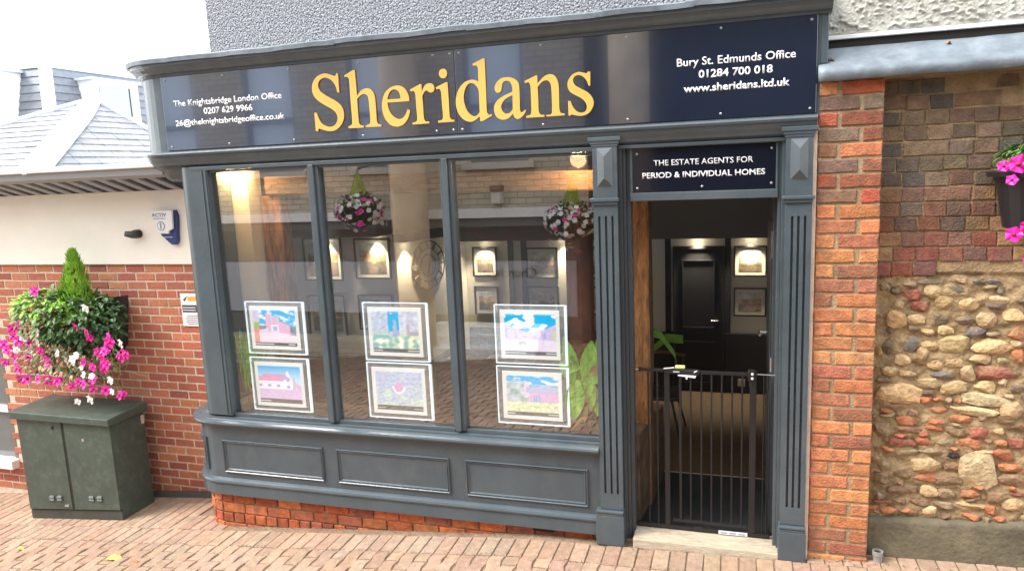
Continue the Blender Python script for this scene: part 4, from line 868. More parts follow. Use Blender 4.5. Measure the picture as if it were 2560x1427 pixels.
# ------------------------------------------------------------------ fittings on the left wall
al = thing('alarm_box', 'white and blue shield shaped alarm box on the cream band', 'alarm box', (-4.09, .47, -.33))
MB().prism_y([(-4.190, -.200), (-4.205, -.215), (-4.150, -.385), (-4.065, -.455), (-4.030, -.457), (-4.010, -.430), (-3.990, -.240), (-4.005, -.195)][::1], .442, .477).build('back_box', bluep, al, bev=.006, fixn=True)
MB().prism_y([(-4.198, -.196), (-4.206, -.215), (-4.158, -.368), (-4.060, -.372), (-4.058, -.350), (-4.018, -.335), (-4.008, -.196)], .422, .441).build('front_cover', white_plastic, al, bev=.005, fixn=True)
text('lettering', 'ACTIV', -4.196, -4.062, -.242, .026, .4215, greyp, al, .02)
text('lettering', 'FIRE SECURITY', -4.185, -4.068, -.262, .010, .4215, greyp, al)
MB().lathe((-4.120, .4215, -.312), [(.036, 0), (.036, -.0015)], 24, 'y').build('emblem', greyp, al)
MB().lathe((-4.120, .4198, -.312), [(.028, 0), (.028, -.0015)], 24, 'y').build('emblem', white_plastic, al)
MB().prism_y([(-4.128, -.334), (-4.112, -.334), (-4.112, -.292), (-4.120, -.286), (-4.128, -.292)], .4165, .4180).build('emblem', greyp, al)
text('lettering', 'security', -4.125, -4.045, -.402, .011, .4415, white_vinyl, al)
cm = thing('security_light', 'small dark grey eyeball lamp left of the alarm box', 'lamp', (-4.40, .47, -.38))
MB().lathe((-4.385, .478, -.37), [(.030, 0), (.034, -.02), (.022, -.045)], 14, 'y').build('wall_plate', black, cm, smooth=True)
MB().tube([(-4.385, .44, -.37), (-4.40, .41, -.372), (-4.435, .385, -.362)], .036, 12, .020).build('lamp_head', mat('dark_grey_plastic', (.06, .065, .06), .4), cm, smooth=True)
nt = thing('wall_notice', 'white notice with orange heading and dark band fixed beside the bay', 'notice', (-3.98, .49, -.97))
MB().box(-4.085, -3.86, .490, .497, -1.095, -.838).build('plate', white_plastic, nt, bev=.002)
MB().box(-4.075, -3.87, .4885, .490, -.985, -.928).build('dark_band', inkm, nt)
MB().box(-4.015, -3.88, .4885, .490, -.895, -.862).build('heading', orangep, nt)
MB().prism_y([(-4.060, -.886), (-4.020, -.858), (-4.034, -.884), (-4.045, -.900)], .4885, .490).build('logo', inkm, nt)
MB().lathe((-3.915, .488, -.956), [(.022, 0), (.022, -.001)], 16, 'y').build('logo', orangep, nt)
for i in range(2): MB().box(-4.068, -3.95, .487, .4884, -.951-.020*i, -.945-.020*i).build('printed_line', white_vinyl, nt)
for i in range(5): MB().box(-4.050+(.01 if i in (0, 4) else 0), -3.90, .4885, .490, -1.015-.016*i, -1.011-.016*i).build('printed_line', inkm, nt)

# ------------------------------------------------------------------ green street cabinet
cb = thing('street_cabinet', 'dark green double door street cabinet against the brick wall', 'utility cabinet', (-4.93, .2, gz(-4.93)))
def leanbox(x0, x1, y0, y1, zt, foot=0.0): return [(x0, y0, gz(x0)+foot), (x1, y0, gz(x1)+foot), (x1, y1, gz(x1)+foot), (x0, y1, gz(x0)+foot), (x0, y0, zt), (x1, y0, zt), (x1, y1, zt), (x0, y1, zt)]
MB().hexa(leanbox(-5.388, -4.462, .06, .37, -1.762)).build('body', cabm, cb, bev=.003)
MB().hexa(leanbox(-5.44, -5.39, .09, .34, -2.35, -.01)).build('plinth_rubble', mortar_pil, cb)
ld = MB(); ld.hexa([(-5.425, .012, -1.765), (-4.440, .012, -1.765), (-4.440, .40, -1.765), (-5.425, .40, -1.765), (-5.425, .012, -1.705), (-4.440, .012, -1.712), (-4.440, .40, -1.690), (-5.425, .40, -1.683)])
ld.build('lid', cabm, cb, bev=.006)
for x0, x1 in ((-5.386, -4.940), (-4.912, -4.464)):
    z0 = max(gz(x0), gz(x1))+.075
    d = MB().hexa([(x0, .040, gz(x0)+.085), (x1, .040, gz(x1)+.085), (x1, .0595, gz(x1)+.085), (x0, .0595, gz(x0)+.085), (x0, .040, -1.775), (x1, .040, -1.775), (x1, .0595, -1.775), (x0, .0595, -1.775)]).build('door', cabm, cb, bev=.003)
    for dx in (.21, .29):
        for dz in (0, -.022):
            xx = x0+dx+(.02 if x0 < -5 else -.05); zz = gz(xx)+.19+dz
            MB().hexa([(xx, .026, zz), (xx+.050, .026, zz), (xx+.050, .0398, zz), (xx, .0398, zz), (xx+.006, .036, zz+.014), (xx+.044, .036, zz+.014), (xx+.044, .0398, zz+.014), (xx+.006, .0398, zz+.014)]).build('vent', cabm, d)
    lx = x0+.36 if x0 < -5 else x0+.18; lz = -1.82 if x0 < -5 else -1.90
    MB().lathe((lx, .0398, lz), [(.014, 0), (.013, -.005), (.005, -.007)], 14, 'y').build('lock', steel if x0 > -5 else black, d)
    if x0 < -5: MB().box(lx+.02, lx+.06, .032, .0398, gz(lx)+.115, gz(lx)+.130).build('hasp', steel, d)
MB().box(-4.9385, -4.9135, .045, .0598, gz(-4.93)+.08, -1.78).build('door_gap', cabdark, cb)
MB().box(-4.461, -4.458, .335, .365, -1.86, -1.79).build('sticker', mat('buff_sticker', (.45, .40, .30), .7), cb)
MB().hexa([(-5.389, .050, gz(-5.389)), (-4.461, .050, gz(-4.461)), (-4.461, .0594, gz(-4.461)), (-5.389, .0594, gz(-5.389)), (-5.389, .050, gz(-5.389)+.078), (-4.461, .050, gz(-4.461)+.078), (-4.461, .0594, gz(-4.461)+.078), (-5.389, .0594, gz(-5.389)+.078)]).build('kick_plate', mat('cabinet_plinth', (.05, .048, .038), .8, var=.3, vscale=9), cb)
# ------------------------------------------------------------------ plants
def leafquad(b, p, d, up_, L, W, bend=.25):
    """a pointed leaf of six faces, from p along d"""
    d = d.normalized(); s = d.cross(up_); s = s.normalized() if s.length > 1e-4 else Vector((1, 0, 0)); u = s.cross(d)
    a = p; m1 = p+d*L*.35+s*W*.5+u*L*.04; m2 = p+d*L*.35-s*W*.5+u*L*.04; c = p+d*L*.4-u*L*.03
    n1 = p+d*L*.72+s*W*.36-u*L*bend*.2; n2 = p+d*L*.72-s*W*.36-u*L*bend*.2; c2 = p+d*L*.75-u*L*(bend*.2+.05); t = p+d*L-u*L*bend
    b.add([a, m1, c, m2, n1, c2, n2, t], [(0, 1, 2), (0, 2, 3), (1, 4, 5, 2), (2, 5, 6, 3), (4, 7, 5), (5, 7, 6)])
def rv(r=rnd): 
    v = Vector((r.gauss(0, 1), r.gauss(0, 1), r.gauss(0, 1))); return v.normalized()
def flower_mesh(cm, ctr, r=.03):
    b = MB(); n = 15; b.v.append((0, 0, .012)); 
    for ring, (rr, h) in enumerate(((.30, .002), (1.0, -.0))):
        for i in range(n):
            t = 2*math.pi*i/n; k = rr*(1+(.14*math.cos(5*t) if ring else 0)); z = h-(.006*math.cos(5*t+.5) if ring else 0)
            b.v.append((r*k*math.cos(t), r*k*math.sin(t), -z if ring else z-.004))
    b.cm = 1
    for i in range(n): b.face(0, 1+i, 1+(i+1) % n)
    b.cm = 0
    for i in range(n): b.face(1+i, 1+n+i, 1+n+(i+1) % n, 1+(i+1) % n)
    return b.mesh('flower', [cm, ctr])
fl_pink = flower_mesh(pinkm, pinkc); fl_white = flower_mesh(whitef, whitef)
def face_rot(n): return Vector(n).to_track_quat('Z', 'Y').to_euler()

pl = thing('wall_planter', 'black wall planter overflowing with magenta and white petunias round a small lime conifer', 'planter', (-4.9, .35, -1.3))
b = MB(); prof = [(-.18, .10), (-.33, .19), (-.36, .22), (-.36, .24)]
ring = []
for (z, rr, xr) in ((-1.36, .06, .18), (-1.26, .10, .28), (-1.0, .13, .33), (-.88, .15, .345), (-.855, .155, .35)):
    ring.append([(-4.93+xr*math.cos(math.pi*i/12), .485-rr*math.sin(math.pi*i/12), z) for i in range(13)])
for r_ in ring: b.v += r_
for j in range(4):
    for i in range(12): b.face(j*13+i, j*13+i+1, (j+1)*13+i+1, (j+1)*13+i)
b.face(*range(12, -1, -1)); b.build('basket', black, pl, smooth=True, fixn=True)
MB().box(-5.25, -4.61, .36, .485, -.88, -.875).build('soil', cabdark, pl)
r0 = random.Random(3)
def cloud(n, cx, cy, cz, rx, ry, rz, sizes, m, name, parent, hollow=.55, droop=.2, rr=r0, clip=None):
    b = MB(); k = 0
    while k < n:
        v = rv(rr)*(hollow+(1-hollow)*rr.random()**.6)
        p = Vector((cx+v.x*rx, cy+v.y*ry, cz+v.z*rz))
        if p.y > .48 and cy > -2 or (clip and clip(p)): continue
        d = Vector((v.x, v.y-.2, v.z*.6-droop))+rv(rr)*.7
        L = rr.uniform(*sizes); leafquad(b, p, d, Vector((0, -.4, 1)), L, L*rr.uniform(.45, .7)); k += 1
    return b.build(name, m, parent)
cloud(900, -4.87, .28, -1.02, .40, .20, .24, (.035, .07), leaf_dk, 'foliage', pl)
cloud(620, -5.05, .24, -.98, .36, .22, .20, (.035, .07), leaf_md, 'foliage', pl, .7)
cloud(260, -5.12, .25, -.90, .30, .20, .12, (.04, .075), leaf_lt, 'foliage', pl, .7)
cloud(420, -5.0, .26, -1.32, .46, .20, .26, (.025, .05), leaf_pale, 'dry_foliage', pl, .3, .6)
cloud(380, -5.0, .25, -1.28, .46, .20, .24, (.03, .05), leaf_dk, 'foliage', pl, .3, .6)
# trailing stems
b = MB()
for i in range(70):
    x = r0.uniform(-5.45, -4.50); z = r0.uniform(-1.30, -1.05); y = r0.uniform(.15, .30); L = r0.uniform(.12, .38)
    pts = [(x+r0.uniform(-.03, .03)*k+(x+4.95)*.10*k, y-.02*k, z-L*k/4) for k in range(5)]; b.tube(pts, .0022, 4)
b.build('stems', stem_m, pl)
# dwarf conifer: feathery upright sprays
con = MB()
for i in range(1500):
    h = r0.random()**1.15; t = r0.random()*2*math.pi; R0 = (.125*(1-h)**.75+.008)*(1+.16*math.sin(3*t+h*8)+.08*math.sin(7*t))*r0.uniform(.75, 1.02)
    p = Vector((-4.875+.02*h+R0*math.cos(t), .28+R0*math.sin(t)*.9, -.92+h*.43)); d = Vector((math.cos(t)*.35, math.sin(t)*.35, 1))+rv(r0)*.3
    leafquad(con, p, d, Vector((math.cos(t), math.sin(t), 0)), r0.uniform(.03, .055), .013, 0)
con.build('conifer', leaf_lt, pl)
MB().tube([(-4.875, .28, -.93), (-4.86, .28, -.55)], .012, 6, .004).build('trunk', oak, pl)
# flowers: read off the photograph, as (x, z, colour)
for x, z, c in FLOWERS:
    s = r0.uniform(.75, 1.15); y = .09+r0.uniform(-.03, .05)
    inst('flower', fl_pink if c == 'p' else fl_white, pl, (x, y, z), rot=face_rot((r0.uniform(-.5, .5)-.1, -1, r0.uniform(-.3, .5))), scale=((s*1.22,)*3 if c == 'p' else (s*1.1,)*3))
    if c == 'p' and r0.random() < .5:
        inst('flower', fl_pink, pl, (x+r0.uniform(-.04, .04), y+.03, z+r0.uniform(-.045, .01)), rot=face_rot((r0.uniform(-.8, .8), -1, r0.uniform(-.3, .6))), scale=r0.uniform(.55, .9))
# pot at the right edge
pr = thing('wall_pot', 'black plastic pot of magenta petunias hung on the dark brick wall', 'plant pot', (1.40, .0, -.3))
MB().lathe((1.326, -.03, 0), [(.095, -.375), (.100, -.37), (.142, -.135), (.175, -.132), (.180, -.112), (.165, -.108), (.15, -.13), (.145, -.14)], 32).build('pot', black, pr, smooth=False)
MB().lathe((1.326, -.03, 0), [(.14, -.146), (.14, -.14)], 24).build('soil', cabdark, pr)
MB().box(1.36, 1.45, .09, .10, -.2, -.1).build('bracket', black, pr)
b = MB()
for i in range(260):
    v = rv(r0); p = Vector((1.36+v.x*.16, -.04+v.y*.16, -.06+abs(v.z)*.09)); d = Vector((v.x, v.y, v.z*.3-.1))+rv(r0)*.5; leafquad(b, p, d, Vector((0, 0, 1)), r0.uniform(.025, .05), .018)
for i in range(130):
    k = r0.random(); p = Vector((1.35+r0.uniform(-.09, .12), -.20+r0.uniform(-.03, .03), -.12-k*.42)); leafquad(b, p, Vector((r0.uniform(-.6, .6), -.5, -.6)), Vector((0, 0, 1)), r0.uniform(.02, .04), .015)
b.build('foliage', leaf_md, pr)
for x, y, z, s in ((1.270, -.17, -.082, .85), (1.325, -.18, -.075, 1.35), (1.30, -.19, -.145, .8), (1.375, -.20, -.07, 1.1), (1.45, -.2, -.05, 1.1), (1.40, -.1, -.03, 1), (1.505, -.15, -.09, 1.0), (1.315, -.21, -.390, 1.15), (1.365, -.215, -.355, 1.0), (1.42, -.22, -.42, 1), (1.44, -.22, -.30, .9), (1.38, -.22, -.50, .9), (1.49, -.2, -.45, 1)):
    inst('flower', fl_pink, pr, (x-.10, y, z), rot=face_rot((r0.uniform(-.6, .1), -1, r0.uniform(-.2, .5))), scale=s)
# fallen leaves
def fallen(name, label, x, y, L, m, rot, zz=None):
    z = (gz(x)+.006) if zz is None else zz
    t = thing(name, label, 'leaf', (x, y, z)); b = MB(); n = 8
    pr_ = [(0, 0), (.25, .16), (.42, .24), (.55, .15), (.72, .20), (.86, .08), (1, 0)]
    v = [(-L*.5+L*a, L*w*1.4, .010*math.sin(a*4)+.012*w) for a, w in pr_]+[(-L*.5+L*a, -L*w*1.2, .010*math.sin(a*4+.6)) for a, w in pr_[1:-1]][::-1]
    v = [(x+p[0]*math.cos(rot)-p[1]*math.sin(rot), y+p[0]*math.sin(rot)+p[1]*math.cos(rot), z+p[2]) for p in v]
    b.add(v, [tuple(range(len(v)))]); b.tube([v[0], (v[0][0]-math.cos(rot)*L*.25, v[0][1]-math.sin(rot)*L*.25, z+.004)], .0015, 4)
    o = b.build('blade', m, t); o.modifiers.new('t', 'SOLIDIFY').thickness = .0015
fallen('fallen_leaf', 'larger curled yellow leaf lying on the pavers at the left', -3.99, -.49, .115, yleaf, .35)
fallen('fallen_leaf', 'small pale yellow leaf on the pavers below the cabinet', -4.93, -.42, .055, yleaf, .4)
fallen('fallen_leaf', 'small dark brown leaf on the pavers beside the yellow leaf', -3.78, -.52, .045, leaf_dry, -.3)
fallen('fallen_leaf', 'curled brown leaf caught on the coping next to the sign', .455, .02, .045, leaf_dry, .2, .466)
fallen('fallen_leaf', 'dry brown leaf farther along the lead coping', .985, .08, .04, leaf_dry, .8, .505)
# litter: tiny flecks of petals and grit
b = MB()
for i in range(420):
    x = rnd.uniform(-5.2, 1.4); y = rnd.uniform(-.75, -.02)-(.0 if x > -3.5 else 0); s = rnd.uniform(.002, .0055); a = rnd.random()*6
    if rnd.random() < .6: y = -.262+rnd.uniform(-.05, .05)
    z = gz(x)+.004; b.add([(x, y, z), (x+s*math.cos(a), y+s*math.sin(a), z+.001), (x+s*math.cos(a+1.3), y+s*math.sin(a+1.3), z+.002)], [(0, 1, 2)])
tag(b.build('grit', mat('pale_grit', (.55, .47, .36), .9)), 'pale grit and petal scraps scattered along the paver joints', 'grit', kind='stuff')

b = MB()
for i in range(900):
    x = rnd.uniform(-5.2, 1.5); y = -.262+rnd.gauss(0, .010); s = rnd.uniform(.003, .010); a = rnd.random()*6
    if mnoise.noise(Vector((x*2.2, 0, 3))) < -.05: continue
    z = gz(x)+.002; b.add([(x, y, z), (x+s*math.cos(a), y+s*math.sin(a)*.6, z+.002), (x+s*math.cos(a+1.3), y+s*math.sin(a+1.3)*.6, z+.004)], [(0, 1, 2)])
for i in range(700):
    x = rnd.uniform(-3.4, 1.5); y = -.005-abs(rnd.gauss(0, .02))-(.03 if x > -.8 and x < .4 else 0); s = rnd.uniform(.003, .009); a = rnd.random()*6
    z = gz(x)+.002; b.add([(x, y, z), (x+s*math.cos(a), y+s*math.sin(a), z+.002), (x+s*math.cos(a+1.3), y+s*math.sin(a+1.3), z+.004)], [(0, 1, 2)])
tag(b.build('litter', mat('leaf_litter', (.09, .065, .035), .9, var=.4, vscale=40)), 'brown crumbs of leaf litter and moss lodged along the paving joint', 'leaf litter', kind='stuff')
# ------------------------------------------------------------------ safety gate in the doorway
gt = thing('safety_gate', 'black metal safety gate with thin bars across the open doorway', 'gate', (-.16, .1, -2.16))
y = .10
MB().box(-.545, .205, y-.010, y+.010, -2.155, -2.130).build('bottom_rail', blackmetal, gt, bev=.003)
MB().box(-.52, -.345, y-.008, y+.008, -1.190, -1.172).build('top_rail', blackmetal, gt, bev=.003)
MB().box(-.335, .085, y-.008, y+.008, -1.196, -1.176).build('top_rail', blackmetal, gt, bev=.003)
MB().box(-.335, .085, y-.008, y+.008, -2.105, -2.088).build('gate_rail', blackmetal, gt, bev=.003)
for x, w, z0, z1 in ((-.365, .030, -2.13, -1.165), (.108, .036, -2.13, -1.165), (-.290, .014, -2.09, -1.19)): MB().box(x-w/2, x+w/2, y-.010, y+.010, z0, z1).build('upright', blackmetal, gt, bev=.003)
for x in (-.232, -.172, -.116, -.060, -.004, .050): MB().tube([(x, y, -2.09), (x, y, -1.195)], .0052, 8).build('bar', blackmetal, gt)
for x in (-.472, -.420): MB().tube([(x, y, -2.13), (x, y, -1.19)], .0052, 8).build('bar', blackmetal, gt)
for x in (.165, .185): MB().tube([(x, y, -2.13), (x, y, -1.19)], .004, 8).build('bar', blackmetal, gt)
la = MB().hexa([(-.375, y-.022, -1.196), (-.185, y-.022, -1.200), (-.185, y+.018, -1.200), (-.375, y+.018, -1.196), (-.380, y-.020, -1.166), (-.180, y-.020, -1.172), (-.180, y+.016, -1.172), (-.380, y+.016, -1.166)]).build('latch_housing', black, gt, bev=.006)
MB().box(-.318, -.262, y-.018, y+.010, -1.1655, -1.149).build('release_button', mat('lime_button', (.62, .70, .22), .4), la, bev=.005)
MB().hexa([(-.382, y-.024, -1.168), (-.322, y-.024, -1.160), (-.322, y-.02, -1.160), (-.382, y-.02, -1.168), (-.382, y-.024, -1.163), (-.322, y-.024, -1.155), (-.322, y-.02, -1.155), (-.382, y-.02, -1.163)]).build('chrome_trim', whitep, la)
MB().hexa([(-.300, y-.026, -1.205), (-.205, y-.026, -1.214), (-.205, y-.018, -1.214), (-.300, y-.018, -1.205), (-.300, y-.026, -1.199), (-.200, y-.026, -1.202), (-.200, y-.018, -1.202), (-.300, y-.018, -1.199)]).build('chrome_trim', whitep, la)
MB().tube([(-.252, y-.022, -1.222), (-.252, y-.022, -1.206)], .006, 8).build('lever_knob', whitep, la)
MB().box(-.328, -.292, y-.0235, y-.022, -1.184, -1.180).build('lettering', whitep, la)
MB().hexa([(-.214, y-.024, -1.186), (-.196, y-.024, -1.176), (-.196, y-.02, -1.176), (-.214, y-.02, -1.186), (-.210, y-.024, -1.176), (-.192, y-.024, -1.170), (-.192, y-.02, -1.170), (-.210, y-.02, -1.176)]).build('chrome_trim', whitep, la)
h = MB().box(.080, .118, y-.018, y+.014, -1.222, -1.160).build('hinge_block', black, gt, bev=.004)
for z in (-1.180, -1.205): MB().lathe((.103, y-.018, z), [(.0075, 0), (.0055, -.004)], 10, 'y').build('stud', whitep, h)
MB().tube([(-.548, y, -1.181), (-.52, y, -1.181)], .004, 8).build('mount_bolt', steel, gt); MB().lathe((-.515, y, 0), [(.013, -1.192), (.013, -1.170)], 12).build('adjuster_wheel', black, gt)
MB().tube([(.118, y, -1.183), (.218, y, -1.186)], .004, 8).build('mount_bolt', steel, gt); MB().tube([(.16, y, -2.143), (.218, y, -2.143)], .004, 8).build('mount_bolt', steel, gt)
MB().box(-.075, .085, y-.0125, y-.0108, -2.152, -2.131).build('warning_label', white_plastic, gt)
for i in range(3): MB().box(-.065+.05*i, -.028+.05*i, y-.0135, y-.0126, -2.147, -2.137).build('printed_line', greyp, gt)
MB().box(-.215, -.17, y-.016, y-.0105, -2.140, -2.120).build('bottom_catch', blackmetal, gt, bev=.002)

# ------------------------------------------------------------------ the office behind the glass
def struct(name, b, m): o = b.build(name, m); tag(o, kind='structure'); return o
struct('office_floor', MB().box(-3.45, .39, .05, .93, -2.26, -2.17).box(-5.8, .95, .931, 4.2, -2.62, -2.52), int_floor)
MB().box(-.62, .24, .14, .90, -2.169, -2.150).build('x', matm); o = bpy.data.objects['x']; o.name = 'door_mat'; o.data.name = 'door_mat'; tag(o, 'black ribbed doormat just inside the open doorway', 'doormat')
struct('office_step', MB().box(-3.7, .95, .905, .932, -2.168, -2.158), nosing)
struct('office_ceiling', MB().box(-3.6, .39, .10, 4.2, .101, .20).box(.391, .95, .42, 4.2, .101, .20).box(-5.8, -3.601, .66, 4.2, .101, .13), int_ceil)
struct('ceiling_bulkhead', MB().box(-3.0, .62, 3.55, 4.0, -.78, .099).box(-5.7, -3.45, 2.55, 2.90, -.62, .099), bulk_m)
W1, W2 = Vector((-3.42, 2.9)), Vector((-3.05, 4.0))
b = MB(); b.box(-3.05, .95, 4.001, 4.1, -2.6, .10).box(-5.8, -3.42, 2.901, 3.0, -2.6, .10)
b.hexa([(W1.x, W1.y, -2.6), (W2.x, W2.y, -2.6), (W2.x-.1, W2.y, -2.6), (W1.x-.1, W1.y, -2.6), (W1.x, W1.y, .1), (W2.x, W2.y, .1), (W2.x-.1, W2.y, .1), (W1.x-.1, W1.y, .1)])
struct('office_back_wall', b, int_wall)
struct('office_side_wall', MB().box(.62, .72, .31, 4.0, -2.6, .10).box(-5.8, -5.7, .6, 4.1, -2.6, .10).box(-5.8, -3.6, .601, .66, -2.6, .10).box(-3.7, -3.62, .31, .60, -2.6, .1), int_wall)
struct('building_shell', MB().box(-5.9, 6, 4.11, 4.3, -2.7, 3.2).box(-3.5, 6, .6, 4.3, .21, .3).box(-5.9, -3.501, .85, 4.3, .131, .149), brickm)
struct('dado_panelling', MB().box(-3.04, -.64, 3.96, 4.0, -2.52, -1.86).box(-.09, .62, 3.96, 4.0, -2.52, -1.86).box(-5.69, -3.44, 2.86, 2.9, -2.52, -1.95), int_navy)
b = MB()
for x in (-2.52, -2.36, -1.16, -.72, .62-.05): b.box(x, x+.06, 3.975, 4.0, -1.859, -.781)
b.box(-.09, -.03, 3.975, 4.0, -1.859, -.781); struct('wall_battens', b, int_navy)
dn = thing('inner_door', 'dark navy panelled door in the back wall of the office', 'door', (-.36, 3.96, -2.52))
MB().box(-.615, -.115, 3.955, 3.999, -2.519, -.935).build('door_leaf', int_navy, dn); 
q = MB(); q.box(-.635, -.6155, 3.94, 3.999, -2.519, -.93); q.box(-.1145, -.095, 3.94, 3.999, -2.519, -.93); q.box(-.635, -.095, 3.94, 3.999, -.9295, -.905); q.build('door_frame', int_navy, dn)
for z0, z1 in ((-1.80, -1.05), (-2.42, -1.95)):
    q = MB()
    q.box(-.535, -.195, 3.945, 3.954, z0, z0+.012); q.box(-.535, -.195, 3.945, 3.954, z1-.012, z1); q.box(-.535, -.523, 3.945, 3.954, z0+.0121, z1-.0121); q.box(-.207, -.195, 3.945, 3.954, z0+.0121, z1-.0121); q.build('panel_moulding', int_navy, dn)
MB().tube([(-.16, 3.954, -1.71), (-.16, 3.92, -1.71), (-.23, 3.92, -1.71)], .007).build('door_handle', steel, dn)
for x in (.05, .17):
    s = thing('wall_socket', 'white double wall socket low on the dark panelling, %s of the pair' % ('left' if x < .1 else 'right'), 'socket', (x+.035, 3.95, -2.40))
    MB().box(x, x+.075, 3.950, 3.959, -2.44, -2.36).build('plate', mat('socket_plate', (.45, .45, .45), .4) if 'socket_plate' not in bpy.data.materials else bpy.data.materials['socket_plate'], s, bev=.003)
    for dx in (.016, .046): MB().box(x+dx, x+dx+.012, 3.9490, 3.9499, -2.392, -2.38).build('switch', white_plastic, s)

# prints painted as grids of coloured cells
def grid_print(parent, name, x0, x1, y, z0, z1, fn, nx=84, nz=64, m=None, tf=None):
    b = MB()
    for j in range(nz+1):
        for i in range(nx+1): b.v.append((x0+(x1-x0)*i/nx, y, z0+(z1-z0)*j/nz))
    for j in range(nz):
        for i in range(nx):
            k = j*(nx+1)+i; b.face(k, k+1, k+nx+2, k+nx+1)
    if tf: b.v = [tf(v) for v in b.v]
    me = b.mesh(name, m or prtm, wloc(parent)); ca = me.color_attributes.new('Col', 'FLOAT_COLOR', 'CORNER'); buf = []
    for j in range(nz):
        for i in range(nx): buf += [*fn((i+.5)/nx, (j+.5)/nz), 1]*4
    ca.data.foreach_set('color', buf)
    o = bpy.data.objects.new(name, me); col.objects.link(o); o.parent = parent; return o
def nz_(u, v, s, k=0): return mnoise.noise(Vector((u*s, v*s, k)))
def sky_c(u, v, k):
    c = nz_(u, v*1.8, 4.5, k)+.4*nz_(u, v*2, 12, k); t = max(0, min(1, (c+.0)*3.2)); return lerp((.06, .48, .86), (.86, .90, .97), t)
def speck(c, u, v, k, a=.12): 
    n = (nz_(u, v, 15, k)+.5*nz_(u, v, 34, k))*a*1.0; return tuple(max(0, x+n) for x in c)
def P1(u, v):
    if v < .09: return (.05, .05, .06) if not (.03 < v < .06 and (u < .45 or .8 < u < .95)) else (.6, .6, .6)
    drive = v < .42-.25*abs(u-.45)+(.10 if u < .35 else 0)
    if drive and u > .12: return speck((.78, .66, .80), u, v, 1, .03)
    if u < .14: return (.80, .32, .25) if v < .5 else ((.35, .55, .15) if v < .66 else speck((.70, .62, .85), u, v, 2))
    roof = .92-.32*max(0, u-.30)*1.3
    if .30 < u < .86 and v < roof-.1*(u > .62): 
        if .42 < u < .60 and .36 < v < .60: return (.45, .45, .80) if (.46 < u < .56 and .42 < v < .55) else (.80, .78, .90)
        if v > .64 and (.42 < u < .47 or .55 < u < .60): return (.55, .60, .80)
        return speck((.78, .46, .62), u, v, 3, .06)
    if v < .54 and u > .62: return speck((.30, .28, .34), u, v, 4)
    if v < .56 and u < .30: return speck((.25, .26, .30), u, v, 4)
    return sky_c(u, v, 3)
def P2(u, v):
    if v < .11: return (.12, .12, .13) if not (.03 < v < .06 and u < .25) else (.6, .6, .6)
    if abs(u-(.84 if v < .40 else .84)) < .03 and .36 < v < .68: return (.62, .50, .48)
    if .12 < u < .86 and v > .64 and v-.64 < .9*(.16-abs(u-.62)): return (.62, .40, .70)
    house = .46 if u < .58 or u > .78 else .46+.9*(.34-abs(u-.68)*3.2)
    g = v < .38
    if g: return speck((.70, .52, .76), u, v, 2, .05)
    gable = v < .90-2.6*abs(u-.70) and v < .88
    if gable and u > .52: 
        if (.67 < u < .74 and (.40 < v < .48 or .60 < v < .70)): return (.38, .40, .75)
        return (.86, .84, .92)
    if u < .60 and v < .60: return (.84, .82, .90) if not ((int(u*14) % 3 == 0) and .44 < v < .50) else (.35, .38, .50)
    if u < .66 and v < .78-.06*(u < .1): return speck((.74, .34, .52), u, v, 5, .05)
    if u > .84 and v < .60-.8*(u-.84): return (.72, .45, .68)
    return lerp((.55, .80, .95), (.02, .40, .80), max(0, (v-.6)*2.4))
def P3(u, v):
    if v < .10: return (.10, .10, .12) if not (.03 < v < .06 and (u < .2 or u > .75)) else (.6, .6, .6)
    n = nz_(u, v, 9, 7)
    if v < .42: return lerp((.22, .46, .50), (.80, .88, .50), max(0, min(1, .4+n*1.6+.5*(u-.4)))) if n < .3 else (.90, .93, .85)
    if abs(u-.78) < .025 and v < .68: return (.50, .38, .42)
    if v < .54 and .44 < u < .60: return (.45, .42, .75)
    if v < .52: return speck((.58, .64, .62), u, v, 8, .16) if u < .8 else (.40, .36, .44)
    if .36 < u < .60 and n > -.25: return (.02, .46, .82)
    return speck(lerp((.46, .50, .66), (.66, .70, .86), max(0, min(1, .5+n))), u, v, 9, .16)
def P4(u, v):
    if v < .12: return (.12, .12, .13) if not (.04 < v < .07 and (u < .18 or u > .8)) else (.6, .6, .6)
    d = math.hypot((u-.50)*1.2, v-.60)
    if d < .12: return (.72, .40, .62)
    if d < .17 and v < .62: return (.86, .80, .86)
    n = nz_(u, v, 6, 11)
    base = lerp((.50, .56, .74), (.66, .80, .56), max(0, min(1, .6-v+n*.8)))
    return speck(base, u, v, 12, .14)
def P5(u, v):
    if v < .10: return (.10, .10, .12) if not (.03 < v < .06 and (u < .4 or u > .8)) else (.6, .6, .6)
    top = .80-.28*math.sin(math.pi*min(1, max(0, (u+.05)/1.1)))*.8
    if v < .40-.10*abs(u-.5): 
        if math.hypot((u-.33)*1.2, (v-.28)*1.6) < .10: return speck((.50, .48, .72), u, v, 3, .3)
        return (.80, .70, .84)
    if u > .90 and v < .62: return (.66, .60, .50)
    if v < top: return (.42, .44, .76) if (int(u*16) % 3 == 0 and .42 < v < top-.10) else speck((.62, .52, .80), u, v, 4, .10)
    c = nz_(u, v*1.8, 5, 21)+.25-.5*abs(u-.3); return (.88, .93, .98) if c > .12 else (.0, .46, .86)
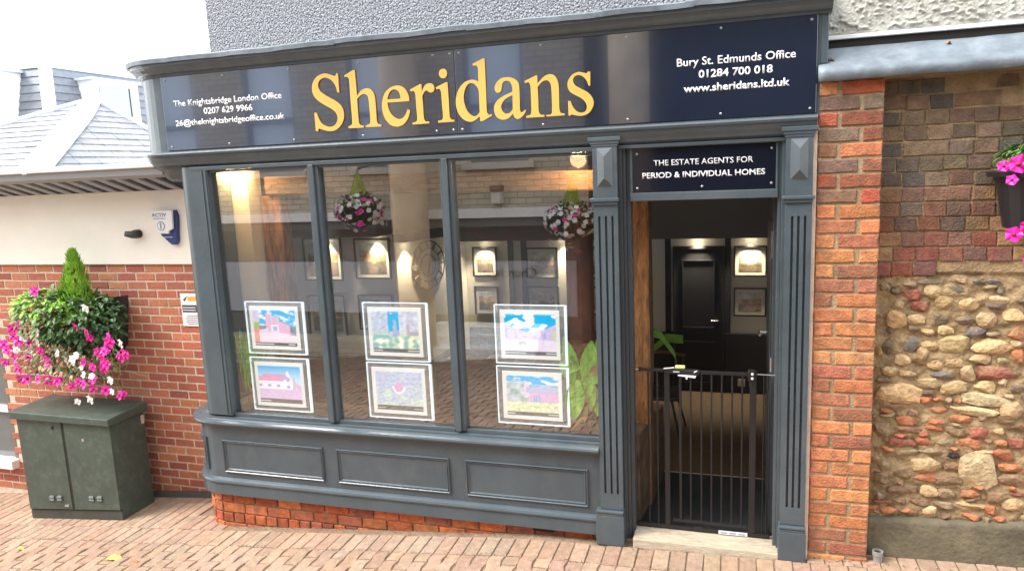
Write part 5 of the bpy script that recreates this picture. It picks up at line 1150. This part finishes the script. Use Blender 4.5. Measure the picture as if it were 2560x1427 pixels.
def P6(u, v):
    if v < .10: return (.12, .12, .13) if not (.03 < v < .06 and (u < .15 or u > .8)) else (.6, .6, .6)
    if .44 < u and .36 < v < .60: 
        if .50 < u < .66 and .34 < v < .52: return (.30, .42, .70) if int(u*40) % 2 else (.60, .50, .80)
        return (.72, .46, .70)
    if .38 < u and .60 <= v < .76-.1*abs(u-.7): return (.50, .54, .76)
    if .34 < u < .44 and .45 < v < .86: return (.82, .62, .78)
    if v < .34: return speck((.74, .78, .52), u, v, 6, .25)
    if v > .86 or (v > .76 and .44 < u): return sky_c(u, v, 8) if v > .8 else (.36, .60, .86)
    return speck(lerp((.36, .46, .46), (.62, .68, .78), max(0, min(1, .5+nz_(u, v, 6, 2)*1.3))), u, v, 7, .16)
def rod_display(x0, x1, z0, z1, fn, label, base):
    t = thing('window_card', label, 'property display', ((x0+x1)/2, .12, z0), 'backlit property cards standing in the window')
    y = .120
    MB().box(x0, x1, y, y+.012, z0, z1).build('acrylic_pocket', acryl, t)
    e = MB(); w = .0030
    for a in ((x0-.001, x0+w, z0, z1), (x1-.013, x1+.001, z0, z1), (x0+w, x1-.010, z0-.001, z0+w), (x0+w, x1-.010, z1-w, z1+.001)): e.box(a[0], a[1], y-.001, y+.013, a[2], a[3])
    e.build('lit_edge', ledm, t)
    mx, mt, mb2 = .038, .028, .034
    cx0, cx1, cz0, cz1 = x0+mx, x1-mx-.004, z0+mb2, z1-mt
    MB().box(cx0, cx1, y-.009, y-.002, cz0, cz1).build('card', litcard, t, bev=.002)
    grid_print(t, 'print', cx0+.028, cx1-.022, y-.0105, cz0+.026, cz1-.026, fn, m=litprint)
    for x in (cx0-.012, cx1+.012):
        for z in (cz0+.006, cz1-.006): MB().lathe((x, y-.004, z), [(.0075, 0), (.0075, -.010), (.004, -.012)], 12, 'y').build('stud', steel, t)
    if base:
        for x in (x0+.055, x1-.085): 
            MB().lathe((x, y+.004, z0-.052), [(.013, 0), (.013, .012), (.009, .016), (.009, .034), (.012, .038), (.012, .050)], 12).build('foot', steel, t)
    return t
cards = [(-3.215, -2.753, -1.183, -.820, P1, 'backlit card of a pink brick house, upper card of the left pane', 0), (-3.218, -2.753, -1.588, -1.212, P2, 'backlit card of a white gabled cottage, lower card of the left pane', 1),
         (-2.311, -1.853, -1.198, -.814, P3, 'backlit card of a garden under trees, upper card of the middle pane', 0), (-2.313, -1.853, -1.588, -1.213, P4, 'backlit card of an aerial countryside view, lower card of the middle pane', 1),
         (-1.407, -.953, -1.184, -.816, P5, 'backlit card of a courtyard under blue sky, upper card of the right pane', 0), (-1.409, -.951, -1.570, -1.202, P6, 'backlit card of a country house in gardens, lower card of the right pane', 1)]
for a in cards: rod_display(*a)
struct('window_board', MB().box(-3.50, -.63, .10, .42, -1.70, -1.655), int_navy)

# framed pictures
def pic(x0, x1, z0, z1, y, seed, label, fr=.035, dark=.0):
    t = thing('framed_picture', label, 'framed picture', ((x0+x1)/2, y, z0), 'framed pictures on the office walls')
    b = MB(); f = fr*.45
    b.box(x0, x1, y-.03, y, z0, z0+f); b.box(x0, x1, y-.03, y, z1-f, z1); b.box(x0, x0+f, y-.03, y, z0+f, z1-f); b.box(x1-f, x1, y-.03, y, z0+f, z1-f); b.build('frame', framem, t)
    MB().box(x0+f, x1-f, y-.012, y-.002, z0+f, z1-f).build('mount', mountm, t)
    m = fr*1.5
    def fn(u, v):
        n = nz_(u, v, 3, seed)+.5*nz_(u, v, 9, seed)
        hor = .40+.12*nz_(u, 0, 3, seed+5)
        if v > hor+.28+.10*nz_(u, 0, 5, seed): return lerp((.35, .42, .50), (.70, .70, .66), max(0, min(1, .5+n)))
        if v > hor: return lerp((.30, .20, .13), (.58, .46, .34), max(0, min(1, .5+n*1.4)))
        return lerp((.08, .09, .06), (.30, .22, .16), max(0, min(1, .5+n)))
    grid_print(t, 'print', x0+m, x1-m, y-.0135, z0+m, z1-m, fn, 28, 20)
PICS = [(0.0, .335, -1.235, -.905, 3.995, 1, 'framed view of gabled houses seen through the doorway, upper picture'), (0.0, .335, -1.665, -1.355, 3.995, 2, 'framed picture with blue sky seen through the doorway, lower picture'),
 (-2.30, -1.925, -1.265, -.905, 3.995, 3, 'framed picture left of the brown pillar on the office back wall, upper row'), (-2.30, -1.925, -1.68, -1.355, 3.995, 4, 'framed picture left of the brown pillar on the office back wall, lower row'),
 (-1.77, -1.40, -1.265, -.905, 3.995, 5, 'rightmost framed picture behind the right pane, upper row'), (-1.77, -1.40, -1.68, -1.355, 3.995, 6, 'rightmost framed picture behind the right pane, lower row'),
 (-2.96, -2.66, -1.24, -.89, 3.995, 7, 'framed picture just right of the wall clock, upper row'), (-2.96, -2.66, -1.70, -1.36, 3.995, 8, 'framed picture below and right of the wall clock, lower row'),
 (-3.90, -3.48, -1.10, -.66, 2.895, 9, 'framed picture left of the wall clock, upper row in the middle pane'), (-3.90, -3.48, -1.66, -1.27, 2.895, 10, 'framed picture left of the wall clock, lower row in the middle pane'),
 (-4.53, -4.06, -1.12, -.645, 2.895, 11, 'large framed picture seen beside the left mullion, upper row'), (-4.53, -4.06, -1.74, -1.28, 2.895, 12, 'large framed picture seen beside the left mullion, lower row')]
for a in PICS: pic(*a)
# wall clock on the splayed wall
ck = thing('wall_clock', 'large round skeleton wall clock on the lit splayed wall', 'clock', (-3.25, 3.35, -1.0))
dW = (W2-W1).normalized(); nW = Vector((dW.y, -dW.x)); cW = Vector((-3.270, 3.345))
def wp(u, z, out=.02): return (cW.x+dW.x*u+nW.x*out, cW.y+dW.y*u+nW.y*out, z)
zc = -1.015
def ringp(r): return [wp(r*math.cos(2*math.pi*i/40), zc+r*math.sin(2*math.pi*i/40)) for i in range(41)]
ckm = mat('rusty_iron', (.10, .06, .035), .7, var=.3, vscale=20)
for r_ in (.27, .185, .12): MB().tube(ringp(r_), .008 if r_ > .2 else .005, 6, cap=False).build('rim', ckm, ck)
for i in range(12):
    a = 2*math.pi*i/12; MB().tube([wp(.19*math.cos(a), zc+.19*math.sin(a)), wp(.265*math.cos(a), zc+.265*math.sin(a))], .011, 6).build('numeral', ckm, ck)
MB().tube([wp(0, zc, .03), wp(.05, zc+.15, .03)], .006, 6).build('hand', ckm, ck); MB().tube([wp(0, zc, .032), wp(-.02, zc-.10, .032)], .006, 6).build('hand', ckm, ck)
# down lights washing the walls
def spot(x, y, z, e, label, size=1.15):
    t = thing('downlight', label, 'downlight', (x, y, z), 'small downlights washing the office walls')
    MB().lathe((x, y, z), [(.045, 0), (.045, .012), (.03, .014)], 16).build('housing', framem, t)
    MB().lathe((x, y, z-.003), [(.026, 0), (.026, .003)], 16).build('lens', lampw, t)
    l = bpy.data.lights.new('bulb', 'SPOT'); l.energy = e*3.2; l.spot_size = size*1.25; l.spot_blend = .9; l.color = (1, .80, .52); l.shadow_soft_size = .02
    o = bpy.data.objects.new('bulb', l); col.objects.link(o); o.parent = t; o.location = (0, 0, -.012)
    return o
for x, lb in ((-.37, 'above the inner door'), (.17, 'above the pictures seen through the doorway'), (-1.84, 'above the brown pillar in the right pane'), (-2.80, 'just left of the dark batten in the right pane')):
    spot(x, 3.92, -.795, 7, 'small warm downlight '+lb)
for x, lb in ((-3.62, 'left of the clock in the middle pane'), (-4.22, 'seen at the left mullion')): spot(x, 2.82, -.635, 7, 'small warm downlight '+lb)
struct('downlight_beam', MB().hexa([(-3.40, 2.80, -.70), (-2.96, 3.99, -.70), (-2.80, 3.93, -.70), (-3.24, 2.74, -.70), (-3.40, 2.80, -.62), (-2.96, 3.99, -.62), (-2.80, 3.93, -.62), (-3.24, 2.74, -.62)]), int_navy)
spot(-3.30, 2.99, -.712, 6, 'small warm downlight above the left edge of the clock'); spot(-3.04, 3.72, -.712, 6, 'small warm downlight above the right edge of the clock')
def ceil_lamp(x, y, label, e):
    t = thing('ceiling_lamp', label, 'ceiling lamp', (x, y, .098), 'round warm ceiling lamps behind the glass')
    MB().lathe((x, y, .072), [(.062, 0), (.066, .006), (.066, .027)], 24).build('rim', steel, t); MB().lathe((x, y, .066), [(.050, 0), (.056, .006)], 24).build('diffuser', lampm, t)
    l = bpy.data.lights.new('bulb', 'POINT'); l.energy = e; l.color = (1, .62, .28); l.shadow_soft_size = .05
    o = bpy.data.objects.new('bulb', l); col.objects.link(o); o.parent = t; o.location = (0, 0, -.06)
ceil_lamp(-3.49, .44, 'round warm ceiling lamp at the top of the left pane, left one', 5); ceil_lamp(-3.33, .42, 'round warm ceiling lamp at the top of the left pane, right one', 2)
ceil_lamp(-.92, .42, 'glowing warm ceiling lamp at the top right corner of the right pane', 6)
# timber and posts
tb = thing('timber_beam', 'long old oak beam spanning behind the three panes near the ceiling', 'beam', (-2, .6, -.1))
MB().hexa([(-3.3, .58, -.115), (-.60, .58, -.165), (-.60, .74, -.165), (-3.3, .74, -.115), (-3.3, .58, .02), (-.60, .58, -.035), (-.60, .74, -.035), (-3.3, .74, .02)]).build('beam', oakb, tb, bev=.012)
cpst = thing('cream_post', 'broad cream painted post lit warm behind the left pane', 'post', (-3.56, .62, -2.1))
MB().box(-3.615, -3.385, .50, .66, -2.17, .10).build('shaft', int_cream, cpst)
tp = thing('timber_post', 'slim old timber post beside the cream post in the left pane', 'post', (-3.25, .6, -2.1))
MB().box(-3.37, -3.20, .62, .74, -2.17, -.12).build('shaft', oak, tp, bev=.01)
dp = thing('timber_post', 'orange brown old oak post just inside the open doorway', 'post', (-.55, .4, -2.1))
b = MB(); n = 16
for i in range(n+1):
    z = -2.16+2.255*i/n; w = mnoise.noise(Vector((z*2, 1, 0)))*.008; w2 = mnoise.noise(Vector((z*3, 7, 0)))*.008
    b.v += [(-.70, .36, z), (-.502+w, .36+w2*.4, z), (-.490+w, .375, z), (-.485+w2, .52, z), (-.70, .52, z)]
for i in range(n):
    for j in range(4): b.cm = 1 if j >= 2 else 0; b.face(i*5+j, i*5+j+1, (i+1)*5+j+1, (i+1)*5+j)  # side and back faces take darker oak, painting in their shade
b.build('shaft', [oak, oak_dk], dp, smooth=False)
dw = thing('dwarf_wall', 'low rough timber and brick wall inside the doorway on the left', 'low wall', (-.65, .5, -2.16))
MB().hexa([(-.75, .15, -2.168), (-.535, .15, -2.168), (-.45, .80, -2.168), (-.75, .80, -2.168), (-.75, .15, -1.60), (-.535, .15, -1.60), (-.45, .80, -1.62), (-.75, .80, -1.62)]).build('wall_core', oak_dk, dw, bev=.01)
pc = thing('round_pillar', 'round reddish brown pillar behind the right end of the right pane', 'pillar', (-1.08, 1.0, -2.5))
MB().lathe((-1.10, 1.25, 0), [(.105, -2.52), (.10, -1.4), (.105, -.6), (.105, .0)], 20).build('shaft', mat('brown_pillar', (.20, .09, .055), .6, var=.3, vscale=6, bump=.3, bscale=20), pc, smooth=True)
# desks, chairs, things on them
def desk(x0, x1, y0, y1, h, label):
    t = thing('desk', label, 'desk', ((x0+x1)/2, (y0+y1)/2, -2.52)); z = -2.52+h
    MB().box(x0, x1, y0, y1, z-.03, z).build('top', int_navy, t, bev=.004)
    for x in (x0+.03, x1-.06): MB().box(x, x+.03, y0+.03, y1-.03, -2.519, z-.031).build('side', int_navy, t)
    MB().box(x0+.07, x1-.07, y0+.05, y0+.07, -2.45, z-.031).build('modesty_panel', int_navy, t)
    return z
z = desk(-2.9, -1.9, 2.4, 2.95, .66, 'dark desk with papers seen through the middle of the window')
z2 = desk(-1.75, -1.15, 2.0, 2.6, .66, 'dark desk with a monitor behind the right pane')
for i, (x, y, lb) in enumerate(((-2.75, 2.5, 'open brochure lying at the left of the office desk'), (-2.35, 2.6, 'stack of brochures in the middle of the office desk'), (-2.05, 2.5, 'white papers at the right of the office desk'))):
    t = thing('brochure', lb, 'papers', (x, y, z)); 
    for k in range(3): MB().hexa([(x, y, z+.004*k+.001), (x+.20, y-.01*k, z+.004*k+.001), (x+.20, y+.14, z+.004*k+.001), (x, y+.14, z+.004*k+.001), (x, y, z+.004*k+.004), (x+.20, y-.01*k, z+.004*k+.004), (x+.20, y+.14, z+.004*k+.004), (x, y+.14, z+.004*k+.004)]).build('sheet', mountm, t)
t = thing('monitor', 'dark rounded computer screen facing away on the desk behind the right pane', 'monitor', (-1.5, 2.2, z2))
MB().box(-1.66, -1.28, 2.20, 2.23, z2+.10, z2+.38).build('screen', black, t, bev=.02); MB().box(-1.49, -1.45, 2.22, 2.25, z2+.012, z2+.2).build('stand', black, t); MB().box(-1.56, -1.38, 2.15, 2.30, z2+.001, z2+.011).build('foot', black, t)
def chair(x, y, label, rot=0):
    t = thing('office_chair', label, 'chair', (x, y, -2.52)); b = MB()
    z = -2.10
    MB().box(x-.21, x+.21, y-.2, y+.2, z-.04, z).build('seat', int_navy, t, bev=.02)
    pts = [(x-.24+.48*i/10, y+.18-.10*math.sin(math.pi*i/10)*-1, z+.30) for i in range(11)]; MB().tube(pts, .018, 6).build('backrest', mat('bentwood', (.12, .07, .03), .4) if 'bentwood' not in bpy.data.materials else bpy.data.materials['bentwood'], t)
    for dx, dy in ((-.18, -.17), (.18, -.17), (-.20, .18), (.20, .18)): MB().tube([(x+dx*.8, y+dy*.8, z-.04), (x+dx*1.25, y+dy*1.2, -2.518)], .014, 6, .009).build('leg', int_navy, t)
    for dx in (-.22, .22): MB().tube([(x+dx, y+.15, z-.02), (x+dx*1.05, y+.2, z+.30)], .010, 6).build('arm', int_navy, t)
chair(-.68, 2.6, 'dark bentwood chair seen through the doorway above the gate')
st_ = thing('side_cabinet', 'low dark cupboard along the right side inside the doorway', 'cupboard', (.5, 2.2, -2.52))
MB().box(.36, .61, 1.6, 3.0, -2.519, -1.75).build('carcass', int_navy, st_, bev=.005); MB().box(.35, .615, 1.58, 3.02, -1.749, -1.72).build('top', framem, st_)
# indoor plants
def bigleaf(b, p, d, L, W, droop):
    d = Vector(d).normalized(); side = d.cross(Vector((0, -1, 0))).normalized() if abs(d.y) < .9 else Vector((1, 0, 0)); n = 7; k = len(b.v)
    for i in range(n+1):
        t = i/n; w = W*.5*math.sin(math.pi*min(1, t*.93+.05))**.8; c = Vector(p)+d*L*t+Vector((0, 0, -droop*L*t*t)); fold = Vector((0, .25, 0))*w
        b.v += [tuple(c+side*w-fold), tuple(c), tuple(c-side*w-fold)]
    for i in range(n):
        a = k+i*3; b.face(a, a+3, a+4, a+1); b.face(a+1, a+4, a+5, a+2)
pl2 = thing('peace_lily', 'broad leaved green plant with brown leaf tips at the right end of the window', 'plant', (-.85, .25, -1.655))
MB().lathe((-.83, .30, -1.655), [(.05, 0), (.07, .11), (.075, .12)], 16).build('pot', black, pl2)
for p, d, L, W, dr, m in (((-.90, .16, -1.28), (-.32, 0, 1), .28, .085, .0, leaf_in), ((-.93, .15, -1.30), (-.25, 0, .9), .22, .10, .1, leaf_in), ((-.84, .15, -1.33), (.10, 0, 1), .30, .115, .0, leaf_in), ((-.86, .14, -1.30), (.55, 0, .6), .20, .10, .3, leaf_in),
                          ((-.90, .13, -1.27), (-.12, 0, -.9), .24, .12, .1, leaf_in), ((-.86, .14, -1.25), (.15, 0, -.8), .20, .11, .1, leaf_in), ((-.88, .14, -1.20), (-.6, 0, .05), .14, .06, .4, leaf_in), ((-.82, .13, -1.22), (.7, 0, .3), .15, .07, .3, leaf_dry),
                          ((-.845, .13, -1.38), (-.10, 0, -1), .17, .030, .0, leaf_dry), ((-.80, .14, -1.30), (.1, 0, -1), .18, .055, .1, leaf_in), ((-.86, .13, -1.50), (-.5, 0, -.4), .12, .02, .2, leaf_dry), ((-.80, .17, -1.18), (.35, 0, .9), .26, .08, .0, leaf_in)):
    b = MB(); bigleaf(b, p, d, L, W, dr); b.build('leaf', m, pl2, smooth=True)
b = MB()
for x, z in ((-.90, -1.28), (-.84, -1.33), (-.86, -1.25), (-.82, -1.22)): b.tube([(-.83, .28, -1.56), (x*.5-.42, .2, (z-1.56)/2+.05), (x, .15, z)], .004, 6)
b.build('stems', stem_m, pl2)
pl3 = thing('feathery_plant', 'feathery green plant with orange dry leaves at the left end of the window', 'plant', (-3.25, .3, -1.655))
MB().lathe((-3.26, .30, -1.655), [(.05, 0), (.07, .12), (.075, .13)], 16).build('pot', mat('terracotta', (.35, .15, .08), .8), pl3)
b = MB()
for i in range(150):
    a = r0.uniform(-.7, .7); p = Vector((-3.275+r0.uniform(-.05, .05), .22+r0.uniform(-.06, .06), -1.50+r0.uniform(0, .18))); leafquad(b, p, Vector((a*.5, r0.uniform(-.3, .2), 1)), Vector((0, -1, 0)), r0.uniform(.14, .34), .020, .1)
b.build('fronds', leaf_in, pl3); b = MB()
for i in range(26): p = Vector((-3.25+r0.uniform(-.05, .06), .20, -1.42+r0.uniform(-.1, .12))); leafquad(b, p, Vector((r0.uniform(-1, 1), -.3, r0.uniform(-1, .3))), Vector((0, 0, 1)), r0.uniform(.05, .10), .03)
b.build('dry_leaves', leaf_dry, pl3)
pl4 = thing('arching_plant', 'long arching dark green leaf plant inside the doorway above the gate', 'plant', (-.5, 1.3, -2.0))
b = MB()
for pts in ([(-.60, 1.0, -1.45), (-.66, .95, -1.25), (-.60, .9, -1.14), (-.48, .9, -1.16), (-.38, .9, -1.30), (-.36, .9, -1.45)], [(-.60, 1.0, -1.45), (-.55, 1.0, -1.3), (-.45, 1.05, -1.22), (-.34, 1.1, -1.24)]):
    for i in range(len(pts)-1):
        a, c = Vector(pts[i]), Vector(pts[i+1]); w0, w1 = .010+.022*math.sin(math.pi*i/5), .010+.022*math.sin(math.pi*(i+1)/5)
        b.quad(a+Vector((0, 0, w0)), a-Vector((0, 0, w0)), c-Vector((0, 0, w1)), c+Vector((0, 0, w1)))
b.build('leaf', leaf_md, pl4); MB().lathe((-.60, 1.0, -2.52), [(.09, 0), (.13, .35), (.135, .37)], 16).build('pot', black, pl4); MB().tube([(-.60, 1.0, -2.2), (-.60, 1.0, -1.45)], .006).build('stem', stem_m, pl4)

# ------------------------------------------------------------------ the opposite side of the lane (met in the reflections)
ob = thing('opposite_building', 'pale brick building across the lane, seen mirrored in the shop glass', 'building', (-3, -5.0, -2.4))
obrick = mat('buff_brickwork', (.36, .28, .19), .9, var=.12, vscale=5)
def brick_nodes(m):
    N = m.node_tree.nodes; Lk = m.node_tree.links; P = N['Principled BSDF']; t = N.new('ShaderNodeTexBrick'); t.inputs['Scale'].default_value = 1; t.inputs['Brick Width'].default_value = .225; t.inputs['Row Height'].default_value = .075; t.inputs['Mortar Size'].default_value = .006
    t.inputs['Color1'].default_value = (.56, .48, .37, 1); t.inputs['Color2'].default_value = (.44, .38, .30, 1); t.inputs['Mortar'].default_value = (.24, .20, .16, 1)
    geo = N.new('ShaderNodeNewGeometry'); sx = N.new('ShaderNodeSeparateXYZ'); cx = N.new('ShaderNodeCombineXYZ'); Lk.new(geo.outputs['Position'], sx.inputs[0]); Lk.new(sx.outputs['X'], cx.inputs['X']); Lk.new(sx.outputs['Z'], cx.inputs['Y']); Lk.new(cx.outputs[0], t.inputs['Vector']); Lk.new(t.outputs['Color'], P.inputs['Base Color'])
brick_nodes(obrick)
YO = -4.98
wins = [(-8.34, -7.53), (-6.67, -5.86), (-5.00, -4.19), (-3.34, -2.53)]
zb, zt, top = .10, 1.75, 2.2
xs_ = [-12.0] + [v for w_ in wins for v in w_] + [-1.75]
b = MB()
for i in range(0, len(xs_), 2): b.box(xs_[i], xs_[i+1], YO-.3, YO, -.50, top)
for a, c in wins: b.box(a, c, YO-.3, YO, -.50, zb); b.box(a, c, YO-.3, YO, zt, top)
b.build('brick_wall', obrick, ob)
dk = thing('added_dark_house', 'unseen dark house added across the lane to darken the reflection in the sign', 'house', (.9, YO, -2.2))
MB().box(-1.749, 5, YO-.3, YO+.06, -.50, 3.4).build('wall', mat('dark_reflection_wall', (.06, .052, .05), .9, var=.3, vscale=8), dk)  # wall added and kept dark so the right of the sign reflects dark
sky_pane = mat('window_sky_reflection', (.72, .80, .92), .6)  # pale blue colour stands in for sky mirrored in the opposite windows
for a, c in wins:
    w_ = MB().box(a, c, YO-.12, YO-.10, zb, zt).build('window', sky_pane, ob)
    f = MB(); f.box(a, a+.05, YO-.1, YO-.05, zb, zt); f.box(c-.05, c, YO-.1, YO-.05, zb, zt); f.box(a+.05, c-.05, YO-.1, YO-.05, zb, zb+.06); f.box(a+.05, c-.05, YO-.1, YO-.05, .78, .84); f.build('frame', mat('grey_frame', (.2, .2, .21), .6) if 'grey_frame' not in bpy.data.materials else bpy.data.materials['grey_frame'], w_)
    MB().box(a-.08, c+.08, YO-.02, YO+.08, zb-.09, zb-.001).build('sill', mat('stone_sill', (.5, .46, .40), .8) if 'stone_sill' not in bpy.data.materials else bpy.data.materials['stone_sill'], w_)
MB().box(-12, 3.5, YO-.2, YO+.07, -.62, -.501).build('white_band', whitep, ob)
MB().box(-12, 3.5, YO-.3, YO, -.74, -.621).build('shop_head', reveal_m, ob)
sh = MB().box(-12, 3.5, YO-.32, YO-.30, -2.9, -.741).build('shop_window', darkglass, ob)
MB().box(-7.6, -2.0, YO-.28, YO-.26, -2.0, -1.24).build('frosted_panel', mat('frosted_panel', (.44, .47, .54), .4), sh)
text('lettering', 'Churchgates', -3.49, -2.55, -1.46, .13, YO-.255, inkm, sh, 0, back=True)
for x in (-7.9, -1.9, .9): MB().box(x, x+.12, YO-.3, YO-.02, -2.9, -.741).build('shop_post', int_navy, sh)
MB().box(-12, 3.5, YO-.3, YO+.02, -3.4, -2.35).build('stall_brick', obrick, ob)
for i in range(3): MB().box(-3.9, -2.4, YO+.02, YO+.55-.17*i, -2.6, -2.28+.12*i).build('brick_step', brickm, ob)
for x, lb in ((-4.02, 'round stone column across the lane at the middle pane reflection'), (-1.15, 'round stone column across the lane near the doorway')):
    t = thing('stone_column', lb, 'column', (x, -4.5, gz(x)), 'columns across the lane'); MB().lathe((x, -4.5, 0), [(.25, gz(x)-.1), (.24, -1.2), (.23, 0), (.23, 2.2)], 28).build('shaft', mat('column_render', (.58, .44, .30), .8, var=.25, vscale=3) if 'column_render' not in bpy.data.materials else bpy.data.materials['column_render'], t, smooth=True)
def basket(x, z, label):
    t = thing('hanging_basket', label, 'hanging basket', (x, -4.55, z), 'hanging baskets across the lane')
    MB().lathe((x, -4.60, z), [(.05, -.28), (.16, -.20), (.22, -.02), (.225, .0)], 16).build('basket', black, t)
    MB().tube([(x+.20, YO+.001, z+.55), (x+.20, -4.60, z+.55), (x, -4.6, z+.50)], .010, 6).build('bracket', black, t)
    for k in range(3): a = k*2.1; MB().tube([(x+.2*math.cos(a), -4.6+.2*math.sin(a), z), (x, -4.6, z+.5)], .003, 4).build('chain', black, t)
    cloud(420, x, -4.60, z-.02, .32, .28, .22, (.04, .08), leaf_dk, 'foliage', t, .5)
    b = MB()
    for i in range(140): a = r0.random()*6.28; h = r0.random(); R0 = .10*(1-h)+.01; leafquad(b, Vector((x+R0*math.cos(a), -4.6+R0*math.sin(a), z+.1+.30*h)), Vector((math.cos(a)*.3, math.sin(a)*.3, 1)), Vector((0, 1, 0)), .06, .02, 0)
    b.build('conifer', leaf_lt, t)
    for i in range(80):
        v = rv(r0); 
        if v.y < -.2: v.y = -v.y
        p = (x+v.x*.36, -4.6+v.y*.30, z-.03+v.z*.22-(.22*r0.random() if i % 3 == 0 else 0)); inst('flower', fl_pink if r0.random() < .2 else fl_white, t, p, rot=face_rot((v.x, v.y, v.z)), scale=1.1)
basket(-4.80, -.42, 'hanging basket of white and pink flowers across the lane, mirrored in the middle pane'); basket(-1.90, -.62, 'hanging basket of white and pink flowers across the lane, mirrored in the right pane')
t = thing('wall_lantern', 'square wall lantern on the brickwork across the lane', 'wall lamp', (-2.95, YO, -.4)); MB().box(-3.03, -2.88, YO+.001, YO+.16, -.28, -.20).build('hood', inkm, t, bev=.01); MB().box(-3.02, -2.89, YO+.001, YO+.14, -.44, -.281).build('lantern_glass', mountm, t, bev=.008)
